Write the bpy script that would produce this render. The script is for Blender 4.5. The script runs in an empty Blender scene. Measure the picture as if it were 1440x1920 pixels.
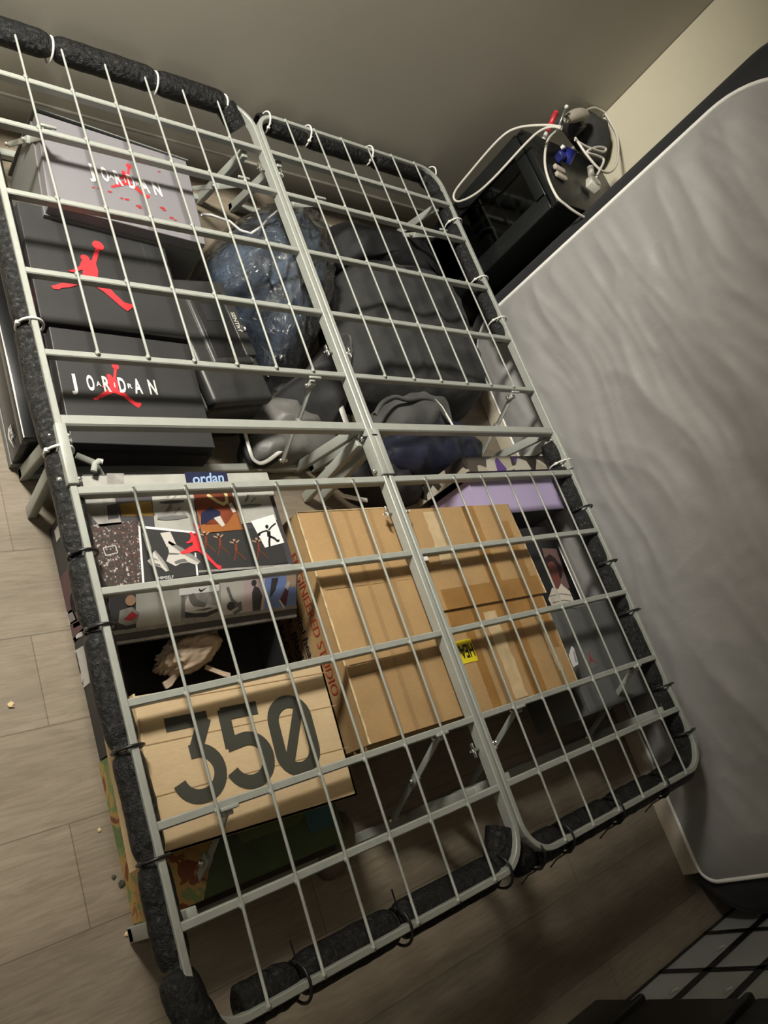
import bpy, bmesh, math, random
from mathutils import Vector, Matrix, noise
random.seed(7)
C = bpy.context.scene.collection
PI = math.pi
def clamp(a, lo, hi): return max(lo, min(hi, a))

# ------------------------------------------------------------------ materials
def newmat(name):
    m = bpy.data.materials.new(name); m.use_nodes = True
    nt = m.node_tree; b = nt.nodes['Principled BSDF']
    return m, nt, b
def tex_noise(nt, scale, detail=4, rough=.55, stretch=None, coord='Object', dist=0):
    tc = nt.nodes.new('ShaderNodeTexCoord'); n = nt.nodes.new('ShaderNodeTexNoise')
    n.inputs['Scale'].default_value = scale; n.inputs['Detail'].default_value = detail
    n.inputs['Roughness'].default_value = rough; n.inputs['Distortion'].default_value = dist
    if stretch:
        mp = nt.nodes.new('ShaderNodeMapping'); mp.inputs['Scale'].default_value = stretch
        nt.links.new(tc.outputs[coord], mp.inputs['Vector']); nt.links.new(mp.outputs[0], n.inputs['Vector'])
    else: nt.links.new(tc.outputs[coord], n.inputs['Vector'])
    return n
def ramp(nt, src, stops):
    r = nt.nodes.new('ShaderNodeValToRGB'); el = r.color_ramp.elements
    while len(el) < len(stops): el.new(.5)
    for e, (p, c) in zip(el, stops): e.position = p; e.color = (*c, 1)
    nt.links.new(src, r.inputs['Fac']); return r
def bump(nt, b, src, strength, dist=.002, prev=None):
    bp = nt.nodes.new('ShaderNodeBump'); bp.inputs['Strength'].default_value = strength
    bp.inputs['Distance'].default_value = dist
    nt.links.new(src, bp.inputs['Height'])
    if prev: nt.links.new(prev.outputs[0], bp.inputs['Normal'])
    nt.links.new(bp.outputs[0], b.inputs['Normal']); return bp
_cache = {}
def mat(name, col, rough=.5, metal=0, nscale=None, var=.0, bmp=0, bscale=60, bdist=.001, spec=.5, sheen=0, stretch=None):
    if name in _cache: return _cache[name]
    m, nt, b = newmat(name)
    b.inputs['Base Color'].default_value = (*col, 1); b.inputs['Roughness'].default_value = rough
    b.inputs['Metallic'].default_value = metal; b.inputs['Specular IOR Level'].default_value = spec
    if sheen: b.inputs['Sheen Weight'].default_value = sheen
    if var:
        n = tex_noise(nt, nscale or 8, 5, stretch=stretch)
        lo = tuple(clamp(c*(1-var), 0, 1) for c in col); hi = tuple(clamp(c*(1+var), 0, 1) for c in col)
        r = ramp(nt, n.outputs['Fac'], [(.3, lo), (.7, hi)]); nt.links.new(r.outputs[0], b.inputs['Base Color'])
    if bmp:
        n2 = tex_noise(nt, bscale, 4, stretch=stretch); bump(nt, b, n2.outputs['Fac'], bmp, bdist)
    _cache[name] = m; return m

metal = mat('grey_painted_steel', (.34,.355,.325), .45, .1, 30, .05, .15, 300, .0003)
metal_dk = mat('zinc_steel', (.45,.46,.44), .3, .8, 20, .1)
chrome = mat('shiny_zinc_bolt', (.75,.74,.7), .25, .9)
black_tie = mat('black_nylon', (.012,.012,.013), .35)
white_tie = mat('white_nylon', (.75,.74,.7), .4)

# pitted, slightly shiny foam pipe sleeve
foam, nt, b = newmat('black_pitted_foam')
b.inputs['Roughness'].default_value = .36; b.inputs['Base Color'].default_value = (.007,.0073,.0075,1)
n1 = tex_noise(nt, 95, 5, .7, dist=.6); n2 = tex_noise(nt, 30, 3)
b1 = bump(nt, b, n1.outputs['Fac'], .9, .006); bump(nt, b, n2.outputs['Fac'], .5, .006, b1)
b.inputs['Specular IOR Level'].default_value = .35

# vinyl planks running along x
floorm, nt, b = newmat('vinyl_plank')
tc = nt.nodes.new('ShaderNodeTexCoord'); mp = nt.nodes.new('ShaderNodeMapping')
mp.inputs['Location'].default_value = (.33, .055, 0)
nt.links.new(tc.outputs['Object'], mp.inputs['Vector'])
br = nt.nodes.new('ShaderNodeTexBrick'); br.offset = .37; br.inputs['Scale'].default_value = 1
br.inputs['Brick Width'].default_value = 1.2; br.inputs['Row Height'].default_value = .18
br.inputs['Mortar Size'].default_value = .0012; br.inputs['Mortar Smooth'].default_value = .3
br.inputs['Color1'].default_value = (.0,.0,.0,1); br.inputs['Color2'].default_value = (1,1,1,1); br.inputs['Mortar'].default_value = (0,0,0,1)
nt.links.new(mp.outputs[0], br.inputs['Vector'])
gr = tex_noise(nt, 9, 7, .65, (1.3, 13, 1), dist=.9); gr2 = tex_noise(nt, 2.2, 4, .5, (1, 3.2, 1), dist=.6)
def mixf(nt, a, b_, f, blend='MIX'):
    mx = nt.nodes.new('ShaderNodeMix'); mx.data_type = 'RGBA'; mx.blend_type = blend
    mx.inputs[0].default_value = f; nt.links.new(a, mx.inputs[6]); nt.links.new(b_, mx.inputs[7]); return mx
r1 = ramp(nt, gr.outputs['Fac'], [(.28, (.19,.157,.115)), (.5, (.25,.212,.162)), (.74, (.31,.267,.21))])
r2 = ramp(nt, gr2.outputs['Fac'], [(.3, (.62,.6,.57)), (.7, (1.,1.,1.))])
m1 = mixf(nt, r1.outputs[0], r2.outputs[0], .8, 'MULTIPLY')
r3 = ramp(nt, br.outputs['Color'], [(0, (.78,.77,.76)), (1, (1.08,1.07,1.05))])
m2 = mixf(nt, m1.outputs[2], r3.outputs[0], 1, 'MULTIPLY')
r4 = ramp(nt, br.outputs['Fac'], [(0, (1,1,1)), (1, (.72,.7,.68))])
m3 = mixf(nt, m2.outputs[2], r4.outputs[0], 1, 'MULTIPLY')
nt.links.new(m3.outputs[2], b.inputs['Base Color']); b.inputs['Roughness'].default_value = .5
bb = bump(nt, b, gr.outputs['Fac'], .06, .0008)

wallm = mat('warm_grey_wall_paint', (.50,.475,.41), .75, 0, 3, .03, .25, 220, .0006)
wall2m = mat('cream_wall_paint', (.56,.52,.40), .75, 0, 3, .03, .25, 220, .0006)
basem = mat('painted_baseboard', (.3,.28,.24), .5)
ceilm = mat('ceiling_paint', (.6,.58,.52), .8)

def cardmat(name, col, dk=.8, scale=240):
    m, nt, b = newmat(name)
    n = tex_noise(nt, 6, 6, .6); n2 = tex_noise(nt, 70, 3, .6, (1, 8, 1))
    lo = tuple(c*dk for c in col)
    r = ramp(nt, n.outputs['Fac'], [(.3, lo), (.65, col)])
    r2_ = ramp(nt, n2.outputs['Fac'], [(.3, (.9,.9,.9)), (.7, (1.04,1.04,1.04))])
    mx = mixf(nt, r.outputs[0], r2_.outputs[0], 1, 'MULTIPLY')
    nt.links.new(mx.outputs[2], b.inputs['Base Color']); b.inputs['Roughness'].default_value = .75
    n3 = tex_noise(nt, 4, 3, .5, (1, 4, 1)); bump(nt, b, n3.outputs['Fac'], .35, .004)
    _cache[name] = m; return m
card = cardmat('brown_corrugated_card', (.43,.275,.125))
card_b = cardmat('brown_card_shade', (.36,.225,.10))
kraft = cardmat('kraft_shoebox_card', (.60,.45,.27), .9)
torn = mat('torn_card_edge', (.5,.38,.22), .9, 0, 60, .3)
tape = mat('glossy_brown_tape', (.30,.16,.05), .28, 0, 12, .2, .2, 25, .002)
tape2 = mat('peeled_pale_tape', (.52,.40,.24), .3, 0, 20, .2, .3, 30, .002)
ink = mat('dark_grey_ink', (.045,.045,.035), .6)
inkb = mat('navy_print_ink', (.02,.022,.045), .6)
redink = mat('red_print_ink', (.42,.06,.03), .6)
white = mat('white_print', (.72,.72,.72), .5)
offw = mat('dull_white_print', (.5,.48,.45), .5)
red = mat('red_print', (.75,.035,.045), .45)
redd = mat('dark_red_splatter', (.35,.03,.035), .5)
blackbox = mat('black_matte_card', (.028,.028,.029), .5, 0, 6, .18, .12, 12, .003)
blackgloss = mat('black_gloss_card', (.012,.012,.014), .22, 0, 6, .2, .15, 9, .004)
blackin = mat('black_box_lining', (.006,.006,.0065), .8)
greybox = mat('light_grey_shoebox', (.205,.198,.215), .42, 0, 4, .06, .1, 8, .003)
greydk = mat('darker_grey_shoebox', (.115,.118,.115), .5, 0, 5, .1)
greylip = mat('mid_grey_shoebox_base', (.16,.165,.16), .5)
lav = mat('lavender_card', (.42,.35,.55), .5, 0, 4, .04)
dkcard = mat('charcoal_card', (.045,.042,.048), .55)
yellow = mat('yellow_sticker', (.75,.62,.02), .4)
plain_w = mat('white_paper_label', (.62,.62,.62), .5)
barcode = mat('printed_grey_lines', (.25,.25,.26), .5)
tan = mat('crumpled_tan_paper', (.42,.33,.25), .85, 0, 20, .12, .4, 40, .003)
panelm, nt, b = newmat('grey_nonwoven_fabric')
nA = tex_noise(nt, 3, 4); rA = ramp(nt, nA.outputs['Fac'], [(.3, (.27,.265,.26)), (.7, (.31,.305,.30))])
nt.links.new(rA.outputs[0], b.inputs['Base Color']); b.inputs['Roughness'].default_value = .55
b.inputs['Sheen Weight'].default_value = .2
nB = tex_noise(nt, 240, 2, .5, (1, 1, .5)); bB = bump(nt, b, nB.outputs['Fac'], .2, .0012)
nC = tex_noise(nt, 14, 4, .5, (1, 1, .6), dist=.3); bump(nt, b, nC.outputs['Fac'], .3, .008, bB)
bandm = mat('black_knit_border', (.007,.008,.010), .8, 0, 40, .2, .2, 300, .001, sheen=.1)
pipem = mat('white_piping', (.8,.79,.76), .5)
beige = mat('beige_border_fabric', (.42,.37,.29), .7, 0, 8, .15, .3, 60, .002)

# ------------------------------------------------------------------ mesh builder
class MB:
    def __init__(s): s.v=[]; s.f=[]; s.m=[]; s.sm=[]; s.mats=[]
    def mi(s, m):
        if m not in s.mats: s.mats.append(m)
        return s.mats.index(m)
    def add(s, vs, fs, m, smooth=False):
        o = len(s.v); s.v += [tuple(v) for v in vs]; k = s.mi(m)
        for f in fs: s.f.append([o+i for i in f]); s.m.append(k); s.sm.append(smooth)
        return s
    def bm(s, bm_, m, smooth=False):
        bm_.verts.index_update()
        s.add([v.co[:] for v in bm_.verts], [[v.index for v in f.verts] for f in bm_.faces], m, smooth); bm_.free(); return s
    def box(s, c, size, m, bev=0, rz=0, rot=None, seg=2):
        b_ = bmesh.new(); bmesh.ops.create_cube(b_, size=1)
        for v in b_.verts: v.co = Vector((v.co.x*size[0], v.co.y*size[1], v.co.z*size[2]))
        if bev: bmesh.ops.bevel(b_, geom=b_.edges[:], offset=bev, segments=seg, affect='EDGES', profile=.5)
        M = Matrix.Translation(c) @ (rot.to_4x4() if rot else Matrix.Rotation(rz, 4, 'Z'))
        b_.transform(M); return s.bm(b_, m, bev > 0)
    def prism(s, poly, z0, z1, m, top=True, bot=True):
        n = len(poly); a = sum(poly[i][0]*poly[(i+1)%n][1]-poly[(i+1)%n][0]*poly[i][1] for i in range(n))
        if a < 0: poly = poly[::-1]
        vs = [(x,y,z0) for x,y in poly]+[(x,y,z1) for x,y in poly]
        fs = [[i,(i+1)%n,n+(i+1)%n,n+i] for i in range(n)]
        if top: fs.append(list(range(n,2*n)))
        if bot: fs.append(list(range(n))[::-1])
        return s.add(vs, fs, m)
    def tube(s, path, r, m, n=12, closed=False, squash=None):
        path = [Vector(p) for p in path]; N = len(path); vs=[]; fs=[]
        up = Vector((0,0,1)); prev=None
        for i,p in enumerate(path):
            a = path[(i-1)%N] if (closed or i>0) else p; c = path[(i+1)%N] if (closed or i<N-1) else p
            t = (c-a).normalized()
            if prev is None:
                x = t.cross(up)
                if x.length < .05: x = t.cross(Vector((1,0,0)))
            else: x = prev - t*prev.dot(t)
            x.normalize(); y = x.cross(t).normalized(); prev = x
            rr = r(i/(N-1)) if callable(r) else r
            sx, sy = squash or (1,1)
            for k in range(n):
                an = 2*PI*k/n; vs.append(p + x*math.cos(an)*rr*sx + y*math.sin(an)*rr*sy)
        R = N if closed else N-1
        for i in range(R):
            j=(i+1)%N
            for k in range(n): fs.append([i*n+k, i*n+(k+1)%n, j*n+(k+1)%n, j*n+k])
        if not closed: fs.append(list(range(n))); fs.append([(N-1)*n+k for k in range(n)][::-1])
        return s.add(vs, fs, m, True)
    def bar(s, path, w, h, m, closed=False):
        """rectangular tube in the xy plane; path z = top of the tube"""
        path=[Vector(p) for p in path]; N=len(path); vs=[]; fs=[]; ch=min(w,h)*.14
        prof=[(-w/2,-ch),(-w/2+ch,0),(w/2-ch,0),(w/2,-ch),(w/2,-h+ch),(w/2-ch,-h),(-w/2+ch,-h),(-w/2,-h+ch)]; n=8
        for i,p in enumerate(path):
            a=path[(i-1)%N] if (closed or i>0) else p; c=path[(i+1)%N] if (closed or i<N-1) else p
            t=(c-a).normalized(); x=Vector((0,0,1)).cross(t)
            if x.length<.1: x=Vector((1,0,0))
            x.normalize(); u=t.cross(x).normalized()
            if closed or 0<i<N-1:
                d=(p-a).normalized(); k=1/max(.5,abs(t.dot(d)))
            else: k=1
            for q in prof: vs.append(p+x*q[0]*k+u*q[1])
        for i in range(N if closed else N-1):
            j=(i+1)%N
            for k in range(n): fs.append([i*n+k,j*n+k,j*n+(k+1)%n,i*n+(k+1)%n])
        if not closed: fs.append(list(range(n))); fs.append([(N-1)*n+k for k in range(n)][::-1])
        return s.add(vs,fs,m)
    def ball(s, c, r, m, sub=2, sc=(1,1,1)):
        b_=bmesh.new(); bmesh.ops.create_icosphere(b_, subdivisions=sub, radius=1)
        for v in b_.verts: v.co=Vector((c[0]+v.co.x*r*sc[0], c[1]+v.co.y*r*sc[1], c[2]+v.co.z*r*sc[2]))
        return s.bm(b_, m, True)
    def cyl(s, a, b_, r, m, n=16): return s.tube([a,b_], r, m, n)
    def decal(s, pts, fr, m, off=.0007):
        """flat print: 2-D points in a frame (origin, u, v) lying on a surface"""
        O,U,V=[Vector(q) for q in fr]; N=U.cross(V).normalized()
        if N.z < -1e-3 or (abs(N.z)<=1e-3 and N.x>0): N=-N
        P=[O+U*x+V*y+N*off for x,y in pts]
        s.add(P,[list(range(len(P)))],m); return s
    def tris(s, vs2, fs, fr, m, off=.0007):
        O,U,V=[Vector(q) for q in fr]; N=U.cross(V).normalized()
        if N.z < -1e-3 or (abs(N.z)<=1e-3 and N.x>0): N=-N
        return s.add([O+U*x+V*y+N*off for x,y in vs2], fs, m)
    def xy(s, poly, z, m, off=.0007): return s.add([(x,y,z+off) for x,y in poly],[list(range(len(poly)))],m)
    def build(s, name, parent=None, loc=None, bev=0, sub=0):
        me=bpy.data.meshes.new(name); me.from_pydata(s.v,[],s.f)
        for m in s.mats: me.materials.append(m)
        me.polygons.foreach_set('material_index', s.m); me.polygons.foreach_set('use_smooth', s.sm)
        me.update()
        o=bpy.data.objects.new(name, me); C.objects.link(o)
        if parent: o.parent=parent; o.matrix_parent_inverse = Matrix.Translation(-Vector(parent.location))
        if bev:
            md=o.modifiers.new('b','BEVEL'); md.width=bev; md.segments=2; md.limit_method='ANGLE'; md.angle_limit=1.0
        if sub:
            md=o.modifiers.new('s','SUBSURF'); md.levels=sub; md.render_levels=sub
        return o
def tag(o, label, cat, group=None):
    o['label']=label; o['category']=cat
    if group: o['group']=group
    return o
def thing(name, label, cat, loc=(0,0,0), group=None):
    o=bpy.data.objects.new(name, None); C.objects.link(o); o.location=loc; o.empty_display_size=.05
    return tag(o, label, cat, group)
def structure(o): o['kind']='structure'; return o

def stroke(path, w):
    """thick 2-D polyline as a quad strip (mitred)"""
    vs=[]; fs=[]; N=len(path)
    for i,p in enumerate(path):
        a=Vector(path[max(i-1,0)]); c=Vector(path[min(i+1,N-1)]); p=Vector(p)
        d1=(p-a).normalized() if i>0 else (c-p).normalized(); d2=(c-p).normalized() if i<N-1 else d1
        t=(d1+d2); t = t.normalized() if t.length>.01 else d1
        nrm=Vector((-t.y,t.x)); k=1/max(.35,abs(t.dot(d1)))
        vs+=[tuple(p+nrm*w/2*k), tuple(p-nrm*w/2*k)]
    for i in range(N-1): fs.append([2*i,2*i+1,2*i+3,2*i+2])
    return vs,fs
def arc(cx,cy,rx,ry,a0,a1,n=14): return [(cx+rx*math.cos(math.radians(a0+(a1-a0)*i/n)), cy+ry*math.sin(math.radians(a0+(a1-a0)*i/n))) for i in range(n+1)]
def circle(cx,cy,r,n=20,ry=None): return [(cx+r*math.cos(2*PI*i/n), cy+(ry or r)*math.sin(2*PI*i/n)) for i in range(n)]
def text2d(txt, bold=.0):
    cu=bpy.data.curves.new('t','FONT'); cu.body=txt; cu.size=1; cu.offset=bold; cu.resolution_u=3
    o=bpy.data.objects.new('t',cu); C.objects.link(o); bpy.context.view_layer.update()
    dg=bpy.context.evaluated_depsgraph_get(); me=bpy.data.meshes.new_from_object(o.evaluated_get(dg))
    vs=[(v.co.x,v.co.y) for v in me.vertices]; fs=[list(p.vertices) for p in me.polygons]
    bpy.data.objects.remove(o); bpy.data.curves.remove(cu); bpy.data.meshes.remove(me)
    x0=min(v[0] for v in vs); x1=max(v[0] for v in vs); 
    return vs,fs,x0,x1
def put_text(mb, txt, fr, m, x=0, y=0, h=1, w=None, bold=.0, off=.0009):
    """text inside a frame; h is cap height, w total width in frame units"""
    vs,fs,x0,x1=text2d(txt,bold); cap=.70
    k=(w/(x1-x0)) if w else h/cap
    mb.tris([(x+(a-x0)*k, y+b_*h/cap) for a,b_ in vs], fs, fr, m, off)

JM=[(11,61),(18,63),(14,49),(10,34),(12,21),(9,5),(21,2),(32,-9),(43,-17),(55,-17),(54,-21),(46,-28),(38,-24),(28,-17),(16,-9),(1,-3),(-4,-3),(-16,-8),(-29,-15),(-39,-18),(-42,-21),(-49,-22),(-52,-19),(-46,-16),(-34,-9),(-19,2),(-13,6),(-9,11),(-9,18),(-15,13),(-23,8),(-29,9),(-22,13),(-13,22),(-9,33),(-6,36),(-1,36),(5,39),(8,50)]
def leaping_mark(mb, fr, m, s=.001, off=.0009):
    """leaping player mark; frame origin at the hips, s scales its millimetre outline"""
    pts=[(x*s,(y if y>0 else y*1.28)*s) for x,y in JM]
    fs=[]; 
    from mathutils.geometry import tessellate_polygon
    t=tessellate_polygon([[Vector((x,y,0)) for x,y in pts]])
    mb.tris(pts,[list(q) for q in t],fr,m,off)
    mb.decal(circle(16*s,69*s,8*s),fr,m,off); mb.decal(circle(-4*s,39*s,6*s),fr,m,off+.0001)
def air_jordan(mb, fr, w, h, ms=1.0, jx=.5, jy=-.15):
    """spaced lettering; frame x runs over the word width w, letters h tall"""
    cw=h*.42
    for i,ch in enumerate('JORDAN'):
        put_text(mb, ch, fr, white, x=i*(w-cw)/5, y=0, h=h, w=cw*{'J':.8,'N':1.15,'A':1.15}.get(ch,1), bold=.03, off=.0014)
    for ch,fx in (('A',.315),('I',.50),('R',.685)):
        put_text(mb, ch, fr, white, x=fx*w-(h*.14 if ch!='I' else .02*h), y=h*.3, h=h*.32, w=(h*.28 if ch!='I' else h*.06), bold=.02, off=.0016)

def cl(ol,xm=.835): return [(min(x,xm),y) for x,y in ol]
def mound(mb, outline, z0, h, m, rings=14, n=64, seed=0, amp=.012, fs=9, power=2.4, dz=None, lip=.0):
    """soft heap of cloth over a star-shaped outline"""
    cx=sum(p[0] for p in outline)/len(outline); cy=sum(p[1] for p in outline)/len(outline)
    # resample outline with catmull-rom
    P=[Vector(p) for p in outline]; M=len(P); ring=[]
    for k in range(n):
        t=k/n*M; i=int(t); f=t-i; a,b_,c,d=P[(i-1)%M],P[i%M],P[(i+1)%M],P[(i+2)%M]
        ring.append(.5*((2*b_)+(c-a)*f+(2*a-5*b_+4*c-d)*f*f+(3*b_-a-3*c+d)*f**3))
    vs=[]; fcs=[]
    for r in range(rings+1):
        t=1-r/rings
        for k in range(n):
            x=cx+(ring[k].x-cx)*t; y=cy+(ring[k].y-cy)*t
            hh=h*(1-t**power)**.6 if t<1 else 0
            if dz: hh*= dz(x,y)
            q=Vector((x*fs,y*fs,seed*3.7)); wv=1-abs(noise.noise(q+noise.noise_vector(q*.6)*1.2))*2
            hh+= (wv*amp + noise.noise(q*2.7)*amp*.5)*min(1,(1-t)*5+.0)
            sp=1+ (noise.noise(Vector((x*8,y*8,seed)))*.03 if t>.9 else 0)
            vs.append((cx+(x-cx)*sp, cy+(y-cy)*sp, z0+max(hh,.002*(1-t)) + (0 if r else 0)))
    for r in range(rings):
        for k in range(n): fcs.append([r*n+k, r*n+(k+1)%n, (r+1)*n+(k+1)%n, (r+1)*n+k])
    fcs.append([k for k in range(n)][::-1])
    mb.add(vs,fcs,m,True); return mb

def shell_box(mb, poly, z0, z1, m, mi, t=.004, floor_z=None):
    """open-topped box with real wall thickness from a quad"""
    cx=sum(p[0] for p in poly)/4; cy=sum(p[1] for p in poly)/4
    inn=[(x+(t if x<cx else -t), y+(t if y<cy else -t)) for x,y in poly]
    fz=floor_z if floor_z is not None else z0+t
    vs=[(x,y,z0) for x,y in poly]+[(x,y,z1) for x,y in poly]+[(x,y,z1) for x,y in inn]+[(x,y,fz) for x,y in inn]
    mb.add(vs,[[i,(i+1)%4,4+(i+1)%4,4+i] for i in range(4)]+[[4+i,4+(i+1)%4,8+(i+1)%4,8+i] for i in range(4)]+[[0,1,2,3][::-1]],m)
    mb.add(vs,[[8+i,8+(i+1)%4,12+(i+1)%4,12+i] for i in range(4)]+[[12,13,14,15]],mi)

def rectfit(quad):
    """nearest rectangle to a quad"""
    P=[Vector(p) for p in quad]; c=sum(P,Vector((0,0)))/4
    u=((P[1]-P[0])+(P[2]-P[3])); w=u.length/2; u.normalize(); v=Vector((-u.y,u.x))
    d=((P[0]-P[3])+(P[1]-P[2])); h=abs(d.dot(v))/2
    return [tuple(c-u*w/2+v*h/2),tuple(c+u*w/2+v*h/2),tuple(c+u*w/2-v*h/2),tuple(c-u*w/2-v*h/2)]
def grow(q,d):
    cx=sum(p[0] for p in q)/4; cy=sum(p[1] for p in q)/4
    out=[]
    for x,y in q:
        v=Vector((x-cx,y-cy)); out.append((x+math.copysign(d,v.x), y+math.copysign(d,v.y)))
    return out

# ------------------------------------------------------------------ the room
def slab(name, c, size, m): return structure(MB().box(c,size,m).build(name))
slab('floor',(-.6,-.6,-.05),(3.9,3.9,.1),floorm)
wy=1.172
slab('wall_head',(-.6,wy+.05,1.25),(3.9,.1,2.5),wallm)
slab('wall_right',(1.285+.05,-.62,1.25),(.1,3.58,2.5),wall2m)
slab('wall_left',(-2.55,-.62,1.25),(.1,3.58,2.5),wallm)
slab('wall_foot',(-.6,-2.5,1.25),(3.9,.1,2.5),wallm)
slab('ceiling',(-.6,-.6,2.55),(3.9,3.9,.1),ceilm)
bb_=MB(); bb_.box((-.6,wy-.006,.045),(3.76,.012,.09),basem,.003)
structure(bb_.build('baseboard_head'))
bb_=MB(); bb_.box((1.279,-.62,.045),(.012,3.5,.09),basem,.003)
structure(bb_.build('baseboard_right'))

# ------------------------------------------------------------------ bed frame
BT=.30; RW=.0125; RH=.027
YB=dict(A=.968,B=.816,C=.616,D=.415,E=.222,F=.073,G=-.073,H=-.266,I=-.462,J=-.659,K=-.807)
YH=1.118; YF=-.959
bed=thing('folding_bed_frame','grey steel folding bed frame with wire mesh deck, foam sleeves and zip ties','bed frame',(0,0,0))
def rr(x0,x1,ya,yb,R,sgn):
    """U-shaped rail from the hinge to the end with two rounded corners"""
    pts=[(x0,ya,BT)]; 
    cy=yb-sgn*R
    for i in range(9):
        a=PI-(PI/2)*i/8; pts.append((x0+R+R*math.cos(a), cy+sgn*R*math.sin(a),BT))
    for i in range(9):
        a=PI/2-(PI/2)*i/8; pts.append((x1-R+R*math.cos(a), cy+sgn*R*math.sin(a),BT))
    pts.append((x1,ya,BT)); return pts
half=[(-.738-RW/2,-.0155+RW/2),(.0155-RW/2,.738+RW/2)]
for hx0,hx1 in half:
    for ya,yb,sg in ((.0,YH,1),(-.0,YF,-1)):
        MB().bar(rr(hx0,hx1,ya,yb,.075,sg),RW,RH,metal).build('rail',bed)
    cx=(hx0+hx1)/2
    for k,y in YB.items():
        w={'F':.023,'G':.017}.get(k,.0145); h={'F':.026,'G':.024}.get(k,.019)
        MB().bar([(hx0+RW/2-.001,y,BT-.0015),(hx1-RW/2+.001,y,BT-.0015)],w,h,metal).build('crossbar',bed)
    for i in range(6):
        x=cx+(i-2.5)*.1045
        for y0,y1,bars in ((YB['E'],YH,'ABCDE'),(YB['G'],YF,'GHIJK')):
            m=MB(); n=12
            m.tube([(x,y0+(y1-y0)*j/n,BT+.002) for j in range(n+1)],.0029,metal,8)
            for bb in bars: m.ball((x,YB[bb]-(.006 if y1<0 else -.004),BT+.0005),.0062,metal,1,(1,1.2,.6))
            m.ball((x,y1,BT+.0005),.0062,metal,1,(1,1.2,.6))
            m.build('support_wire',bed)
    # hinge sleeves at the fold
    for x in (hx0,hx1):
        m=MB(); m.box((x,.0,BT-.013),(RW+.007,.125,.036),metal,.002)
        for yy in (.045,-.045):
            m.cyl((x-.017,yy,BT-.014),(x+.017,yy,BT-.014),.004,chrome,10); m.ball((x-.017,yy,BT-.014),.0065,chrome,1); m.ball((x+.017,yy,BT-.014),.0065,chrome,1)
        m.build('hinge_bracket',bed)
    # legs: (y foot, y top, crossbar on floor?)
    for yf,yt,cross,xi in ((.115,.073,True,.0),(.026,.045,False,.0),(1.04,.965,True,.03),(-.81,-.80,True,.02)):
        xa=hx0+.018+xi; xb=hx1-.018-xi
        for x in (xa,xb):
            m=MB(); d=Vector((0,yt-yf,BT-.03-.0)); 
            m.box((x,(yf+yt)/2,(BT-.028)/2+.001),(.018,.026,math.hypot(yt-yf,BT-.03)),metal,.002,rot=Matrix.Rotation(-math.atan2(yt-yf,BT-.03),3,'X'))
            m.build('leg',bed)
        if cross: MB().bar([(xa-.009,yf,.022),(xb+.009,yf,.022)],.022,.02,metal).build('foot_bar',bed)
    # folding braces with their lugs
    for dx in (-.238,.262):
        x=cx+dx
        for bi,(y0,z0,y1,z1) in enumerate(((YB['J']-.012,BT-.022,-.80,.05),(YB['B']+.012,BT-.022,1.0,.08),(YB['E']-.02,BT-.03,.10,.08))):
            if bi==2 and dx<0: continue
            m=MB(); ym=(y0+y1)/2; zm=(z0+z1)/2
            def link(pa,pb,dx_):
                L=Vector(pb)-Vector(pa); c_=(Vector(pa)+Vector(pb))/2
                m.box((c_.x+dx_,c_.y,c_.z),(.004,.014,L.length+.012),metal,.001,rot=Matrix.Rotation(-math.atan2(L.y,L.z),3,'X'))
            link((x,y0,z0),(x,ym,zm),.003); link((x,ym,zm),(x,y1,z1),-.003)
            for p in ((y0,z0),(ym,zm),(y1,z1)): m.cyl((x-.009,p[0],p[1]),(x+.009,p[0],p[1]),.0045,chrome,10); m.ball((x-.01,p[0],p[1]),.007,chrome,1)
            m.box((x,ym,zm),(.012,.018,.03),metal,.002,rot=Matrix.Rotation(-math.atan2(y1-y0,z1-z0),3,'X'))
            m.build('brace',bed)
            m=MB(); m.box((x,y0,z0+.006),(.016,.014,.02),metal,.002); m.box((x,y0+.004,BT-.002),(.035,.007,.006),metal,.002); m.build('lug',bed)
m=MB(); hk=[(-0.7110,0.0190,0.2600),(-0.6800,0.0020,0.2600)]+[(-0.6660,-0.0010,0.2400)]+[(-0.6400,-0.0100,0.2000)]
m.tube(hk,.006,metal,8,squash=(1.2,.5)); hq=[(-0.6900,-0.0210,0.2700),(-0.6840,-0.0050,0.2700),(-0.6750,0.0010,0.2700),(-0.6690,-0.0010,0.2700)]; m.tube(hq,.006,metal,8,squash=(1,.7)); m.build('latch_hook',bed)
# wing nuts joining the two centre rails
for y in (.30,.905,-.155,-.72):
    m=MB(); m.cyl((-.04,y,BT-.018),(.04,y,BT-.018),.003,chrome,10)
    for sx in (-1,1):
        m.ball((sx*.032,y,BT-.018),.0065,chrome,1)
        if sx<0 or y>0: 
            m.box((sx*.036,y+.009,BT-.014),(.003,.013,.009),chrome,.001); m.box((sx*.036,y-.009,BT-.014),(.003,.013,.009),chrome,.001)
    m.build('wing_nut',bed)
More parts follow.
